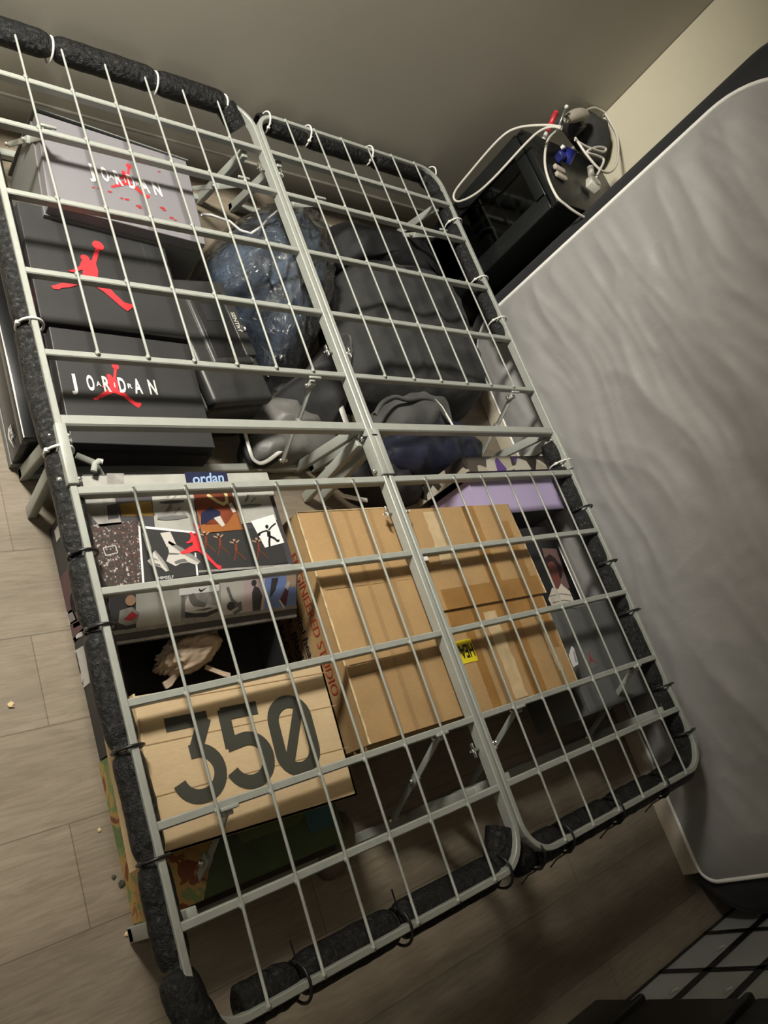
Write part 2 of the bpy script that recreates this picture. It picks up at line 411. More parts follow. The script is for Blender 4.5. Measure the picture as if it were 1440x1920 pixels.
# cable tie holding the two centre rails together
def tie_ring(x,y,ax,mtl,rx=.03,rz=.03,cz=None,tail=None,name='zip_tie',parent=None):
    m=MB(); cz=cz if cz is not None else BT-.02; pts=[]
    for i in range(24):
        a=2*PI*i/24; u=math.cos(a)*rx; w=math.sin(a)*rz
        pts.append((x+u*ax[0],y+u*ax[1],cz+w))
    m.tube(pts,.0028,mtl,8,closed=True,squash=(1.0,1.0))
    hx,hy=x-ax[0]*rx*.95,y-ax[1]*rx*.95
    m.box((hx,hy,cz+.008),(.009,.008,.009),mtl,.0015)
    if tail:
        m.tube([(hx,hy,cz+.008),(hx+tail[0]*.4,hy+tail[1]*.4,cz+.008+tail[2]*.55),(hx+tail[0]*.8,hy+tail[1]*.8,cz+.008+tail[2]*.85),(hx+tail[0],hy+tail[1],cz+.008+tail[2])],.0016,mtl,6)
    return m.build(name,parent or bed)
tie_ring(0,.045,(1,0),black_tie,.026,.024)
# foam sleeves: path pieces pinched by ties
FR=.036; FZ=BT-.036
def sleeve(path, ties_t, r=FR, seed=0, flat=1.0):
    LL=sum((Vector(path[i+1])-Vector(path[i])).length for i in range(len(path)-1))
    def rad(t):
        k=1.0
        for q in ties_t: k=min(k, .76+.24*min(1,abs(t-q)*LL/.022)**.6)
        k*= .80+.20*min(1,t/.02+.001) if t<.02 else 1
        return r*k*(1+.045*noise.noise(Vector((t*9,seed,0))))
    N=max(24,int(sum((Vector(path[i+1])-Vector(path[i])).length for i in range(len(path)-1))/.012))
    # resample evenly
    L=[0]; 
    for i in range(len(path)-1): L.append(L[-1]+(Vector(path[i+1])-Vector(path[i])).length)
    out=[]
    for j in range(N+1):
        d=L[-1]*j/N; i=0
        while i<len(L)-2 and L[i+1]<d: i+=1
        f=(d-L[i])/max(1e-9,L[i+1]-L[i]); out.append(Vector(path[i]).lerp(Vector(path[i+1]),f))
    m=MB(); m.tube(out,rad,foam,22,squash=(flat,.84)); m.build('foam_sleeve',bed)
# left rail, head to foot
FL=BT-.028
xl=half[0][0]-.0055; xr=half[1][1]+.006
def yt(y0,y1,ys): return [(y-y0)/(y1-y0) for y in ys]
LT=[(.42,1),(.155,1),(-.17,0),(-.32,0),(-.52,0),(-.68,0)]
ty=[(-0.7440,0.2950),(-0.7640,0.0170),(-0.7460,-0.1880),(-0.7390,-0.3240),(-0.7470,-0.5300),(-0.7550,-0.7030),(-0.7570,-0.9020)]
LY=[p[1] for p in ty]
cuts=[1.06]+LY[:6]+[-.935]
a_=cuts[0]
for i,yb_ in enumerate(LY[:6]+[-.86]):
    sleeve([(xl,a_-.003,FL),(xl-.004*math.sin(i*2.1),(a_+yb_)/2,FL-.003),(xl,yb_+.003,FL)],[0,1],seed=i,r=.0265,flat=1.0); a_=yb_
for i,y in enumerate(LY[:6]):
    tie_ring(xl+.003,y,(1,0),white_tie if i<2 else black_tie,.025,.028,BT-.026)
sleeve([(xl-.004,-.862,FL),(xl,-.915,FL+.016),(xl+.012,-.955,FL+.018),(xl+.035,-.985,FL+.014)],[0],seed=8,r=.031)
sleeve([(xl+.055,-.985,FZ+.01),(xl+.10,-.985,FZ)],[],seed=9,r=.033)
# right rail
ry=[[(0.7470,0.9040)][0][1],[(0.7100,0.6610)][0][1],[(0.7100,0.4970)][0][1],[(0.7450,0.4330)][0][1]]
a_=1.05
for i,yb_ in enumerate(ry):
    sleeve([(xr,a_-.003,FZ),(xr,yb_+.003,FZ)],[0,1],seed=20+i,r=.034); a_=yb_
for y in ry[:3]: tie_ring(xr-.002,y,(1,0),white_tie,.029,.032,BT-.030)
rz=[p[1] for p in [(0.7160,0.0470),(0.7050,-0.0310),(0.7350,-0.1870),(0.7490,-0.3650),(0.7430,-0.5190),(0.8010,-0.7400),(0.7570,-0.8720),(0.7580,-0.9190)]]
a_=rz[0]
for i,yb_ in enumerate(rz[1:]):
    sleeve([(xr-.004,a_-.003,FZ-.002),(xr-.004,yb_+.003,FZ-.002)],[0,1],seed=30+i,r=.035,flat=1.12); a_=yb_
for i,y in enumerate(rz[1:-1]): tie_ring(xr-.003,y,(1,0),white_tie if i==0 else black_tie,.034,.036,BT-.032,tail=(.075,.0,.012) if i in (3,5) else None)
# head rail, left half: foam runs straight past the rounded corner
hx=[p[0] for p in [(-0.7370,1.0980),(-0.5510,1.1210),(-0.2860,1.1150),(-0.0810,1.1170),(-0.0300,1.0460)]]
a_=hx[0]
for i,xb_ in enumerate(hx[1:]):
    ye=YH+.008 if i<3 else YH-.035
    sleeve([(a_+.003,YH+.006,FZ+.020),(xb_-.003,ye,FZ+(.020 if i<3 else -.01))],[0,1] if i<3 else [0],seed=40+i,r=.035); a_=xb_
for x in hx[1:4]: tie_ring(x,YH+.006,(0,-1),white_tie,.029,.031,BT-.024)
hx=[p[0] for p in [(0.0370,1.1320),(0.0600,1.1310),(0.2070,1.1320),(0.4520,1.1450),(0.4740,1.1430),(0.7490,1.1060)]]
a_=hx[0]
for i,xb_ in enumerate(hx[1:]):
    sleeve([(a_+.002,YH+.004,FZ),(xb_-.002,YH+.004,FZ)],[0,1],seed=50+i,r=.033); a_=xb_
for x in (hx[1],hx[2],hx[3],hx[5]-.01): tie_ring(x,YH+.002,(0,1),white_tie,.028,.034,BT-.031,tail=(0,.0,.018))
sleeve([(.70,YH-.0,FZ),(.735,YH-.03,FZ),(.752,YH-.07,FZ)],[0],seed=57,r=.033)
# foot rail, left half
fx=[p[0] for p in [(-0.6690,-0.9540),(-0.5610,-0.9570),(-0.3420,-0.9600),(-0.0670,-0.9650)]]
a_=fx[0]
for i,xb_ in enumerate(fx[1:]):
    sleeve([(a_+.003,YF+.008,FZ-.008),(xb_-.003,YF+.008,FZ-.008)],[1] if i==0 else [0,1],seed=60+i,r=.034); a_=xb_
for i,x in enumerate(fx[1:]): tie_ring(x,YF+.003,(0,-1),black_tie,.032,.037,BT-.034,tail=(-.01,.035,.02) if i<2 else None)
sleeve([(fx[3],YF+.01,FZ-.008),(-.045,YF+.03,FZ-.005),(-.02,YF+.075,FZ)],[0],seed=66,r=.033)
# foot rail, right half
fx=[p[0] for p in [(-0.0270,-0.9690),(0.0400,-0.9650),(0.1430,-0.9700),(0.3410,-0.9700),(0.5490,-0.9710),(0.7220,-0.9740)]]
a_=fx[0]
for i,xb_ in enumerate(fx[1:]):
    sleeve([(a_+.003,YF+.004,FZ-.006),(xb_-.003,YF+.004,FZ-.006)],[0,1],seed=70+i,r=.033); a_=xb_
for i,x in enumerate(fx[1:5]): tie_ring(x,YF+.002,(0,1),black_tie,.031,.036,BT-.034,tail=(.02,-.03,-.09))
sleeve([(.69,YF+.01,FZ-.005),(.735,YF+.03,FZ-.003),(.75,YF+.085,FZ)],[],seed=77,r=.032)

# ------------------------------------------------------------------ boxes at the head, left side
# light grey splattered shoe box
ZJ1=.23
q=rectfit([(-0.6040,0.9490),(-0.2260,0.9260),(-0.2530,0.6350),(-0.6260,0.6740)])
t=thing('shoe_box','light grey shoe box with white lettering and red splatters, nearest the wall','shoe box',(q[3][0],q[3][1],0),)
b=MB(); b.prism(grow(q,-.003),.0,ZJ1-.03,greylip); b.build('box_base',t)
b=MB(); b.prism(q,ZJ1-.035,ZJ1,greybox)
air_jordan(b,((-0.5150,0.7830,0.2310),(0.1820,-0.0080,0.0000),(0.0020,0.0450,0.0000)),1,1*.98)if False else None
def unit(fr):
    """frame with unit-length axes; returns frame and lengths"""
    O,U,V=[Vector(a) for a in fr]; return (O,U.normalized(),V.normalized()),U.length,V.length
fr,w,h=unit(((-0.5130,0.7830,0.2300),(0.1780,-0.0120,0.0000),(-0.0010,0.0420,0.0000)))
air_jordan(b,fr,w,h)
leaping_mark(b,unit(((-0.4180,0.7870,0.2300),(0.0810,-0.0040,0.0000),(0.0020,0.0780,0.0000)))[0],red,.00092)
for x,y,r_ in [(-0.4720,0.7480),(-0.4460,0.7350),(-0.4070,0.7210),(-0.4030,0.7220),(-0.3520,0.7220),(-0.4550,0.7130),(-0.3200,0.8560),(-0.3260,0.7050),(-0.3180,0.7010),(-0.4350,0.7360)] and [(p[0],p[1],.002+.003*random.random()) for p in [(-0.4720,0.7480),(-0.4460,0.7350),(-0.4070,0.7210),(-0.4050,0.7150),(-0.3440,0.7320),(-0.3400,0.7260),(-0.3200,0.8560),(-0.3260,0.7050),(-0.3170,0.7000),(-0.4330,0.7350),(-0.5110,0.7500),(-0.4970,0.7500)]]:
    b.decal([(x+c*2.0*r_+.3*s*r_,y+s*r_) for c,s in [(math.cos(k*.63),math.sin(k*.63)) for k in range(10)]],((0,0,ZJ1),(1,0,0),(0,1,0)),redd)
b.build('lid',t,bev=.002)
# card lid edge standing between box and wall
qq=[(-0.6070,0.9650),(-0.2240,0.9230)]
b=MB(); p0,p1=qq[0],qq[1]; b.add([(p0[0],p0[1],.235),(p1[0],p1[1],.235),(p1[0],p1[1]-.004,.235),(p0[0],p0[1]-.004,.235),(p0[0],p0[1]+.02,.0),(p1[0],p1[1]+.02,.0),(p1[0],p1[1]+.016,.0),(p0[0],p0[1]+.016,.0)],[[0,1,2,3],[0,4,5,1],[2,6,7,3],[1,5,6,2],[0,3,7,4],[4,7,6,5]],greylip)
tag(b.build('cardboard_sheet'),'thin grey card sheet standing on edge behind the grey shoe box','cardboard')

# large black box with the big red mark, resting on a wide black glossy box
ZN=.13
q=rectfit([(-0.6850,0.6950),(-0.3300,0.7000),(-0.3660,0.3610),(-0.6820,0.3840)])
t=thing('shoe_box','large black shoe box with a big red leaping figure on its lid','shoe box',(q[3][0],q[3][1],ZN))
MB().prism(grow(q,-.004),ZN,.17,blackbox).build('box_base',t)
b=MB(); b.prism(q,.152,.19,blackbox)
fr,w,h=unit(((-0.5590,0.5000,0.1910),(0.0910,-0.0140,0.0000),(0.0130,0.1030,0.0000)))
leaping_mark(b,fr,red,w/.055*.001)
l2=[(-0.4090,0.6830),(-0.4060,0.6840),(-0.4020,0.5730),(-0.4050,0.5720)]
b.xy(l2,.1905,dkcard)
b.build('lid',t,bev=.002)
q3=rectfit([(-0.6890,0.3520),(-0.3750,0.3370),(-0.3820,0.0650),(-0.6880,0.0730)])
t=thing('shoe_box','black shoe box with white spaced lettering and a small red leaping figure','shoe box',(q3[3][0],q3[3][1],ZN))
MB().prism(grow(q3,-.004),ZN,.18,blackbox).build('box_base',t)
b=MB(); b.prism(q3,.175,.21,blackbox)
fr,w,h=unit(((-0.6680,0.1990,0.2100),(0.1810,-0.0040,0.0000),(0.0010,0.0360,0.0000)))
air_jordan(b,fr,w,h)
leaping_mark(b,unit(((-0.5800,0.1970,0.2100),(0.0570,-0.0050,0.0000),(0.0010,0.0660,0.0000)))[0],red,.00095)
b.build('lid',t,bev=.002)
# wide glossy black box below, poking out past the rail
x0=-.752; y0=.131
t=thing('shoe_box','wide glossy black shoe box at the bottom of the left stack, small white mark','shoe box',(x0,y0,0))
b=MB(); b.box((x0+.20,y0+.28,.05),(.40-.006,.56-.006,.10),blackgloss,.003)
b.box((x0+.20,y0+.28,.010),(.40-.002,.56-.002,.02),greylip,.002); b.build('box_base',t)
b=MB(); b.box((x0+.20,y0+.28,.115),(.40,.56,.03),blackgloss,.003)
b.add([(x0-.0004,y0+.002,.1295),(x0-.0004,y0+.558,.1295),(x0+.0015,y0+.558,.1305),(x0+.0015,y0+.002,.1305)],[[0,1,2,3]],offw)
fr=((x0-.0006,y0+.068,.045),(0,-1,0),(0,0,1))
b.decal([(0,.012),(.012,.001),(.02,0),(.055,.022),(.02,.009),(.012,.012),(.01,.02)],fr,white,.0006)
put_text(b,'NIKE',fr,white,x=.004,y=.018,h=.014,w=.03,bold=.03)
b.build('lid',t)

# lockable black plastic case
t=thing('storage_case','black moulded plastic lock case with recessed handle beside the shoe boxes','case',(-.30,.34,0))
qS=rectfit([(-0.3510,0.5610),(-0.1680,0.5660),(-0.1970,0.2230),(-0.3570,0.1890)])
pl=mat('black_textured_plastic',(.030,.030,.029),.42,0,40,.15,.25,260,.0006)
Us=(Vector(qS[1])-Vector(qS[0])).normalized(); Vs=Vector((-Us.y,Us.x)); rzs=math.atan2(Us.y,Us.x)
Ws=(Vector(qS[1])-Vector(qS[0])).length; Hs=(Vector(qS[0])-Vector(qS[3])).length; cs=(Vector(qS[0])+Vector(qS[2]))/2
def onS(u,v): p=cs+Us*(u*Ws)+Vs*(v*Hs); return p.x,p.y
b=MB(); b.box((cs.x,cs.y,.072),(Ws,Hs,.142),pl,.014,rz=rzs,seg=4); case_b=b.build('case_body',t)
b=MB(); b.box((cs.x,cs.y,.166),(Ws+.004,Hs+.004,.038),pl,.013,rz=rzs,seg=4); case_l=b.build('case_lid',t)
b=MB(); x_,y_=onS(.06,.08); b.box((x_,y_,.186),(Ws*.66,Hs*.60,.010),pl,.009,rz=rzs,seg=4)
x_,y_=onS(.05,.07); b.box((x_,y_,.1905),(Ws*.50,Hs*.48,.003),mat('black_recess',(.016,.016,.016),.35),.001,rz=rzs)
x_,y_=onS(.08,.20); b.box((x_,y_,.192),(Ws*.36,Hs*.14,.002),blackin,.0005,rz=rzs); b.build('handle',case_l)
b=MB(); x_,y_=onS(.40,.07); b.box((x_,y_,.188),(Ws*.18,Hs*.46,.010),pl,.003,rz=rzs,seg=3)
fr=(Vector((*onS(.345,.20),.1935)),-Vector((Vs.x,Vs.y,0)),Vector((Us.x,Us.y,0))); put_text(b,'SENTRY',fr,offw,h=.011,w=.060,bold=.02)
x_,y_=onS(.43,.06); b.cyl((x_,y_,.192),(x_,y_,.197),.0085,chrome,20); b.box((x_,y_,.1972),(.002,.010,.001),black_tie)
b.build('lock_plate',case_l)

# ------------------------------------------------------------------ clothes
denim=mat('blue_denim',(.040,.058,.088),.8,0,12,.75,.5,50,.004)
dkcloth=mat('dark_grey_cloth',(.028,.028,.028),.85,0,9,.25,.5,28,.006,sheen=.05)
dkcloth2=mat('charcoal_cloth',(.016,.016,.017),.85,0,9,.25,.5,28,.006,sheen=.2)
gcloth=mat('grey_silky_cloth',(.13,.127,.12),.45,0,9,.15,.5,24,.007)
navy=mat('navy_nylon',(.016,.019,.038),.45,0,10,.2,.5,26,.008)
blk=mat('black_cloth',(.008,.008,.009),.7,0,9,.2,.4,26,.006)
clear,nt,b_=newmat('clear_plastic_film')
nt.nodes.remove(b_); out=nt.nodes['Material Output']
tr=nt.nodes.new('ShaderNodeBsdfTransparent'); gl=nt.nodes.new('ShaderNodeBsdfGlossy'); gl.inputs['Roughness'].default_value=.07
mx=nt.nodes.new('ShaderNodeMixShader'); lw=nt.nodes.new('ShaderNodeLayerWeight'); lw.inputs['Blend'].default_value=.28
nz=tex_noise(nt,16,4,.6,dist=1.5); bp=nt.nodes.new('ShaderNodeBump'); bp.inputs['Strength'].default_value=.9; bp.inputs['Distance'].default_value=.02
nt.links.new(nz.outputs['Fac'],bp.inputs['Height']); nt.links.new(bp.outputs[0],gl.inputs['Normal']); nt.links.new(bp.outputs[0],lw.inputs['Normal'])
nt.links.new(lw.outputs['Facing'],mx.inputs[0]); nt.links.new(tr.outputs[0],mx.inputs[1]); nt.links.new(gl.outputs[0],mx.inputs[2]); nt.links.new(mx.outputs[0],out.inputs['Surface'])
tr.inputs['Color'].default_value=(.9,.9,.9,1)

oj=[(-0.1880,0.6230),(-0.1290,0.7710),(0.0120,0.9200),(0.2210,1.0260),(0.3110,0.9270),(0.2750,0.7500),(0.1890,0.5760),(0.0420,0.4110),(-0.0610,0.3680),(-0.0780,0.4700),(-0.1420,0.5330)]
b=MB(); mound(b,oj,.0,.20,denim,20,96,3,.022,10); 
tag(b.build('jeans'),'crumpled blue denim jeans packed inside the clear plastic bag','jeans')
oc=[(x+(x+.02)*.10+.0,y+(y-.66)*.08) for x,y in oj]
b=MB(); mound(b,oc,.002,.222,clear,24,130,5,.022,15)
t=tag(b.build('plastic_bag'),'clear plastic garment bag with dark edging around the blue jeans','bag')
# dark trim of the bag
bt=[(-0.2110,0.7720,0.2000),(-0.1830,0.7770,0.2000),(-0.1290,0.7690,0.2000),(-0.1040,0.7440,0.2000),(-0.0720,0.7400,0.2000),(-0.0260,0.7750,0.2000),(0.0140,0.8170,0.2000),(0.0650,0.8610,0.2000),(0.0900,0.8800,0.2000)]
b=MB(); b.tube(bt,.0038,plain_w,8); b.build('trim',t)
o1=[(0.3050,0.8780),(0.4550,0.9780),(0.4760,0.8020),(0.6160,0.7350),(0.5310,0.5500),(0.3780,0.4130),(0.2120,0.4200),(0.1600,0.4910),(0.1150,0.5810)]
o2=[(0.2570,0.6650),(0.3980,0.8410),(0.7320,0.8550),(0.9080,0.7650),(0.9070,0.5760),(0.7760,0.3220),(0.5200,0.2610),(0.2660,0.2890),(0.1850,0.3860)]
b=MB(); mound(b,cl(o2),.0,.16,dkcloth,22,120,11,.016,8,power=7)
tag(b.build('folded_garment'),'large dark grey folded cloth garment under the right half near the head','clothes')
o3=[(0.0900,0.4240),(0.2070,0.5290),(0.3070,0.6010),(0.2880,0.4980),(0.2370,0.3970),(0.1570,0.2470),(0.0540,0.1760),(-0.0270,0.2250),(-0.0670,0.3080)]
b=MB(); mound(b,o3,.0,.13,dkcloth2,16,90,13,.014,8)
tag(b.build('folded_garment'),'charcoal cloth garment spilling out between the plastic bag and centre rails','clothes')
o4=[(-0.1410,0.2450),(-0.0620,0.3320),(0.0460,0.3380),(0.1200,0.2340),(0.1240,0.1470),(-0.0340,0.1150),(-0.1550,0.1020),(-0.1950,0.1490)]
b=MB(); mound(b,o4,.0,.085,gcloth,16,90,17,.012,9); t=b.build('jacket'); tag(t,'light grey silky jacket with black and white piping beside the plastic case','jacket')
for pp,mm,rr_ in (([(-0.1890,0.2040,0.0500),(-0.1910,0.1610,0.0500),(-0.1920,0.1190,0.0500),(-0.1780,0.1040,0.0500),(-0.1480,0.1090,0.0500),(-0.0860,0.1450,0.0500),(-0.0250,0.1730,0.0500),(0.0550,0.1950,0.0500),(0.0980,0.2010,0.0500)],blk,.011),([(-0.1950,0.1940,0.0660),(-0.1970,0.1470,0.0660),(-0.1970,0.1110,0.0660),(-0.1790,0.0980,0.0660),(-0.1520,0.1070,0.0660),(-0.0940,0.1410,0.0660),(-0.0380,0.1640,0.0660)],pipem,.0045)):
    b=MB(); 
    pts=[]; 
    for i in range(len(pp)-1):
        for k in range(5): pts.append(Vector(pp[i]).lerp(Vector(pp[i+1]),k/5))
    for _ in range(3): pts=[pts[0]]+[(pts[i-1]+pts[i]*2+pts[i+1])/4 for i in range(1,len(pts)-1)]+[pts[-1]]
    b.tube(pts,rr_,mm,10,squash=(1.2,.7)); b.build('piping',t)
b=MB(); pts=[(0.1350,0.3330,0.1000),(0.1180,0.2610,0.1000),(0.1170,0.1920,0.1000),(0.1110,0.1410,0.1000)]
b.tube(pts,.0075,pipem,8,squash=(1.4,.5)); b.build('piping',t)
# grey hoodie hood
o5=[(0.2400,0.2250),(0.3040,0.3000),(0.3850,0.3620),(0.5220,0.3590),(0.6120,0.3440),(0.6160,0.2520),(0.5510,0.1720),(0.3790,0.1530),(0.2340,0.1620)]
b=MB(); mound(b,o5,.0,.13,mat('grey_fleece',(.06,.06,.058),.85,0,20,.15,.4,120,.002,sheen=.1),16,90,23,.01,7); t=b.build('hoodie')
tag(t,'dark grey hoodie with open hood and pale zip above the navy jacket','hoodie')
pp=[(0.1980,0.2110,0.1350),(0.2410,0.2540,0.1350),(0.3040,0.2800,0.1350),(0.3500,0.2640,0.1350),(0.4130,0.2800,0.1350),(0.4660,0.2730,0.1350),(0.4780,0.2350,0.1350),(0.4990,0.1980,0.1350)]
b=MB(); pts=[Vector(pp[0])]
for i in range(len(pp)-1):
    for k in range(1,5): pts.append(Vector(pp[i]).lerp(Vector(pp[i+1]),k/4))
for _ in range(3): pts=[pts[0]]+[(pts[i-1]+pts[i]*2+pts[i+1])/4 for i in range(1,len(pts)-1)]+[pts[-1]]
b.tube(pts,.007,_cache['grey_fleece'],10); b.build('hood_hem',t)
pp=[(0.4620,0.2730,0.1400),(0.4790,0.2470,0.1400),(0.4880,0.2100,0.1400),(0.4950,0.1760,0.1400)]
b=MB(); b.tube(pp,.0035,pipem,8); b.build('zip',t)
o6=[(0.1710,0.0890),(0.2240,0.1670),(0.3270,0.2140),(0.5050,0.2550),(0.6640,0.2290),(0.7180,0.1580),(0.6610,0.0780),(0.5190,0.0440),(0.3140,0.0420)]
b=MB(); mound(b,o6,.0,.125,navy,18,110,29,.018,9)
tag(b.build('jacket'),'dark navy nylon jacket crumpled between the hoodie and the lavender box','jacket')
o7=[(0.0720,0.0690),(0.1190,0.1180),(0.2450,0.1340),(0.3600,0.0600),(0.3750,-0.0040),(0.2380,-0.0230),(0.1290,-0.0000)]
b=MB(); mound(b,o7,.0,.09,blk,16,90,31,.012,10); t=b.build('jacket'); tag(t,'black jacket with a white sleeve stripe below the centre hinge','jacket')
b=MB(); b.tube([(0.0320,0.0200,0.0600),(0.0540,-0.0000,0.0600),(0.0930,-0.0100,0.0600),(0.1280,-0.0170,0.0600)],.005,pipem,8,squash=(1.4,.5)); b.build('stripe',t)
o8=[(0.3800,1.0060),(0.5870,1.0070),(0.7440,1.0130),(0.9800,1.0960),(1.0890,1.0150),(1.0970,0.8860),(1.0810,0.7440),(0.9450,0.6890),(0.8750,0.7750),(0.7510,0.8030),(0.6070,0.8250),(0.4960,0.8500),(0.3820,0.8500)]
b=MB(); mound(b,[(min(x,.80),min(y,1.02)) for x,y in o8],.0,.13,blk,18,120,37,.014,8,power=6)
tag(b.build('black_bag'),'black cloth bag on the floor between the cabinet and the dark grey garment','bag')

# ------------------------------------------------------------------ collage shoe box
ZP=.255
qP=rectfit([(-0.7090,-0.0230),(-0.3110,-0.0220),(-0.3060,-0.2710),(-0.7060,-0.2570)])
t=thing('shoe_box','shoe box covered in a printed collage of sneakers and basketball photos','shoe box',(qP[3][0],qP[3][1],0))
b=MB(); gq=grow(qP,-.005); gq=[(max(x,-.697),y) for x,y in gq]; b.prism(gq,0,ZP-.035,blackbox)
zf=-.697
fr=((zf-.0002,qP[3][1]+.235,0),(0,-1,0),(0,0,1))
plum=mat('plum_print',(.10,.03,.045),.4)
b.decal([(.02,.135),(.09,.14),(.10,.11),(.02,.115)],fr,plain_w); b.decal([(.005,.03),(.03,.03),(.03,.06),(.005,.06)],fr,plain_w)
b.decal([(.1,.005),(.23,.005),(.23,.12),(.1,.12)],fr,plum); b.decal(circle(.17,.05,.02),fr,blackin,.0012)
b.decal([(.13,.07),(.155,.075),(.15,.10)],fr,offw,.0012)
b.build('box_base',t)
b=MB(); b.prism(qP,ZP-.04,ZP,dkcard)
P_=lambda pl,m,off=.0007: b.xy(pl,ZP,m,off)
gry=mat('grey_photo_print',(.26,.25,.235),.45,0,40,.3); pap=mat('pale_sketch_paper',(.36,.36,.33),.5,0,25,.12)
crowd,nt,bb2=newmat('crowd_photo_print')
vn=nt.nodes.new('ShaderNodeTexVoronoi'); vn.inputs['Scale'].default_value=330; tcn=nt.nodes.new('ShaderNodeTexCoord'); nt.links.new(tcn.outputs['Object'],vn.inputs['Vector'])
rc=ramp(nt,vn.outputs['Color'],[(.0,(.03,.026,.024)),(.55,(.05,.04,.036)),(.62,(.10,.04,.035)),(.75,(.07,.06,.055)),(.86,(.34,.32,.3)),(1,(.5,.48,.46))]); nt.links.new(rc.outputs[0],bb2.inputs['Base Color']); bb2.inputs['Roughness'].default_value=.4
court=mat('orange_court_print',(.27,.10,.03),.4,0,9,.25); rust=mat('rust_print',(.17,.04,.018),.4,0,16,.4)
gold=mat('gold_light_print',(.24,.14,.03),.4,0,10,.6); navyp=mat('dark_blue_print',(.015,.018,.05),.4)
P_([(-0.7090,-0.0230),(-0.3050,-0.0250),(-0.3040,-0.0830),(-0.7100,-0.0860)],pap)
P_([(-0.6600,-0.0180),(-0.6270,-0.0190),(-0.6320,-0.0420),(-0.6650,-0.0410)],gry,.0009); P_([(-0.5010,-0.0200),(-0.4040,-0.0210),(-0.4070,-0.0470),(-0.5030,-0.0470)],navyp,.0009)
fr,w,h=unit(((-0.4890,-0.0470,0.2550),(0.0720,0.0020,0.0000),(0.0040,0.0220,0.0000))); put_text(b,'ordan',fr,mat('pale_blue_print',(.30,.42,.62),.4),h=h*1.05,w=w,bold=.02,off=.0012)
P_([(-0.7110,-0.0580),(-0.5050,-0.0550),(-0.5230,-0.1550),(-0.7090,-0.1500)],dkcard,.0010); P_([(-0.6520,-0.0830),(-0.5880,-0.0810),(-0.5880,-0.1130),(-0.6520,-0.1090)],gold,.0012)
P_([(-0.7150,-0.0660),(-0.6570,-0.0660),(-0.6560,-0.1250),(-0.6970,-0.1280),(-0.7130,-0.0990)],gry,.0012); P_([(-0.6750,-0.0850),(-0.6540,-0.0830),(-0.6590,-0.1130),(-0.6800,-0.1150)],dkcard,.0014)
P_([(-0.7150,-0.1230),(-0.6110,-0.1200),(-0.6310,-0.2620),(-0.7060,-0.2570),(-0.7150,-0.2280)],crowd,.0012)
fr,w,h=unit(((-0.7000,-0.1850,0.2550),(0.0230,0.0030,0.0000),(-0.0010,0.0150,0.0000))); 
for st in ([(0,0),(0,1)],[(0,1),(1,1)],[(1,1),(1,0)],[(0,0),(1,0)]):
    v_,f_=stroke([(x*w,y*h) for x,y in st],.0016); b.tris(v_,f_,fr,offw,.0015)
P_([(-0.5820,-0.0640),(-0.4960,-0.0640),(-0.5070,-0.1560),(-0.5940,-0.1380)],pap,.0012)
P_([(-0.4950,-0.0670),(-0.4070,-0.0650),(-0.4070,-0.1570),(-0.5010,-0.1590)],court,.0014); P_([(-0.4950,-0.0670),(-0.4070,-0.0650),(-0.4080,-0.1090),(-0.4390,-0.1400),(-0.4880,-0.1400),(-0.4970,-0.1100)],rust,.0016)
P_([(-0.4900,-0.1130),(-0.4640,-0.1010),(-0.4470,-0.1130),(-0.4500,-0.1270),(-0.4730,-0.1290),(-0.4870,-0.1370),(-0.4980,-0.1390)],navyp,.0018); P_([(-0.4660,-0.1260),(-0.4500,-0.1220),(-0.4450,-0.1430),(-0.4530,-0.1470)],offw,.002); P_([(-0.4240,-0.0960),(-0.4150,-0.0940),(-0.4110,-0.1150),(-0.4190,-0.1170)],offw,.002)
fr,w,h=unit(((-0.4650,-0.0730,0.2550),(0.0360,0.0030,0.0000),(0.0000,0.0250,0.0000))); v_,f_=stroke([(0,0),(.018,-.018),(.03,-.026),(.04,-.022),(.043,-.006),(.04,.003)],.007); b.tris(v_,f_,fr,mat('pale_gold_print',(.6,.5,.25),.4),.002)
P_([(-0.4060,-0.0620),(-0.3180,-0.0640),(-0.3190,-0.1400),(-0.4090,-0.1430)],pap,.0012)
P_([(-0.5080,-0.1570),(-0.4070,-0.1560),(-0.3240,-0.1520),(-0.3240,-0.2390),(-0.5250,-0.2430)],blackbox,.0014)
P_([(-0.6230,-0.1360),(-0.5070,-0.1560),(-0.5230,-0.2430),(-0.6440,-0.2440)],blackbox,.0016)
P_([(-0.6260,-0.1320),(-0.6220,-0.1320),(-0.6420,-0.2460),(-0.6460,-0.2460)],white,.0018); P_([(-0.6190,-0.1320),(-0.5110,-0.1530),(-0.5120,-0.1570),(-0.6200,-0.1370)],white,.0018)
P_([(-0.5280,-0.1970),(-0.5250,-0.1970),(-0.5330,-0.2440),(-0.5370,-0.2440)],white,.0018); P_([(-0.3830,-0.1390),(-0.3230,-0.1270),(-0.3190,-0.1940),(-0.3690,-0.2010)],white,.002)
P_([(-0.5290,-0.2340),(-0.3190,-0.2430),(-0.3190,-0.2480),(-0.5310,-0.2380)],gry,.0018)
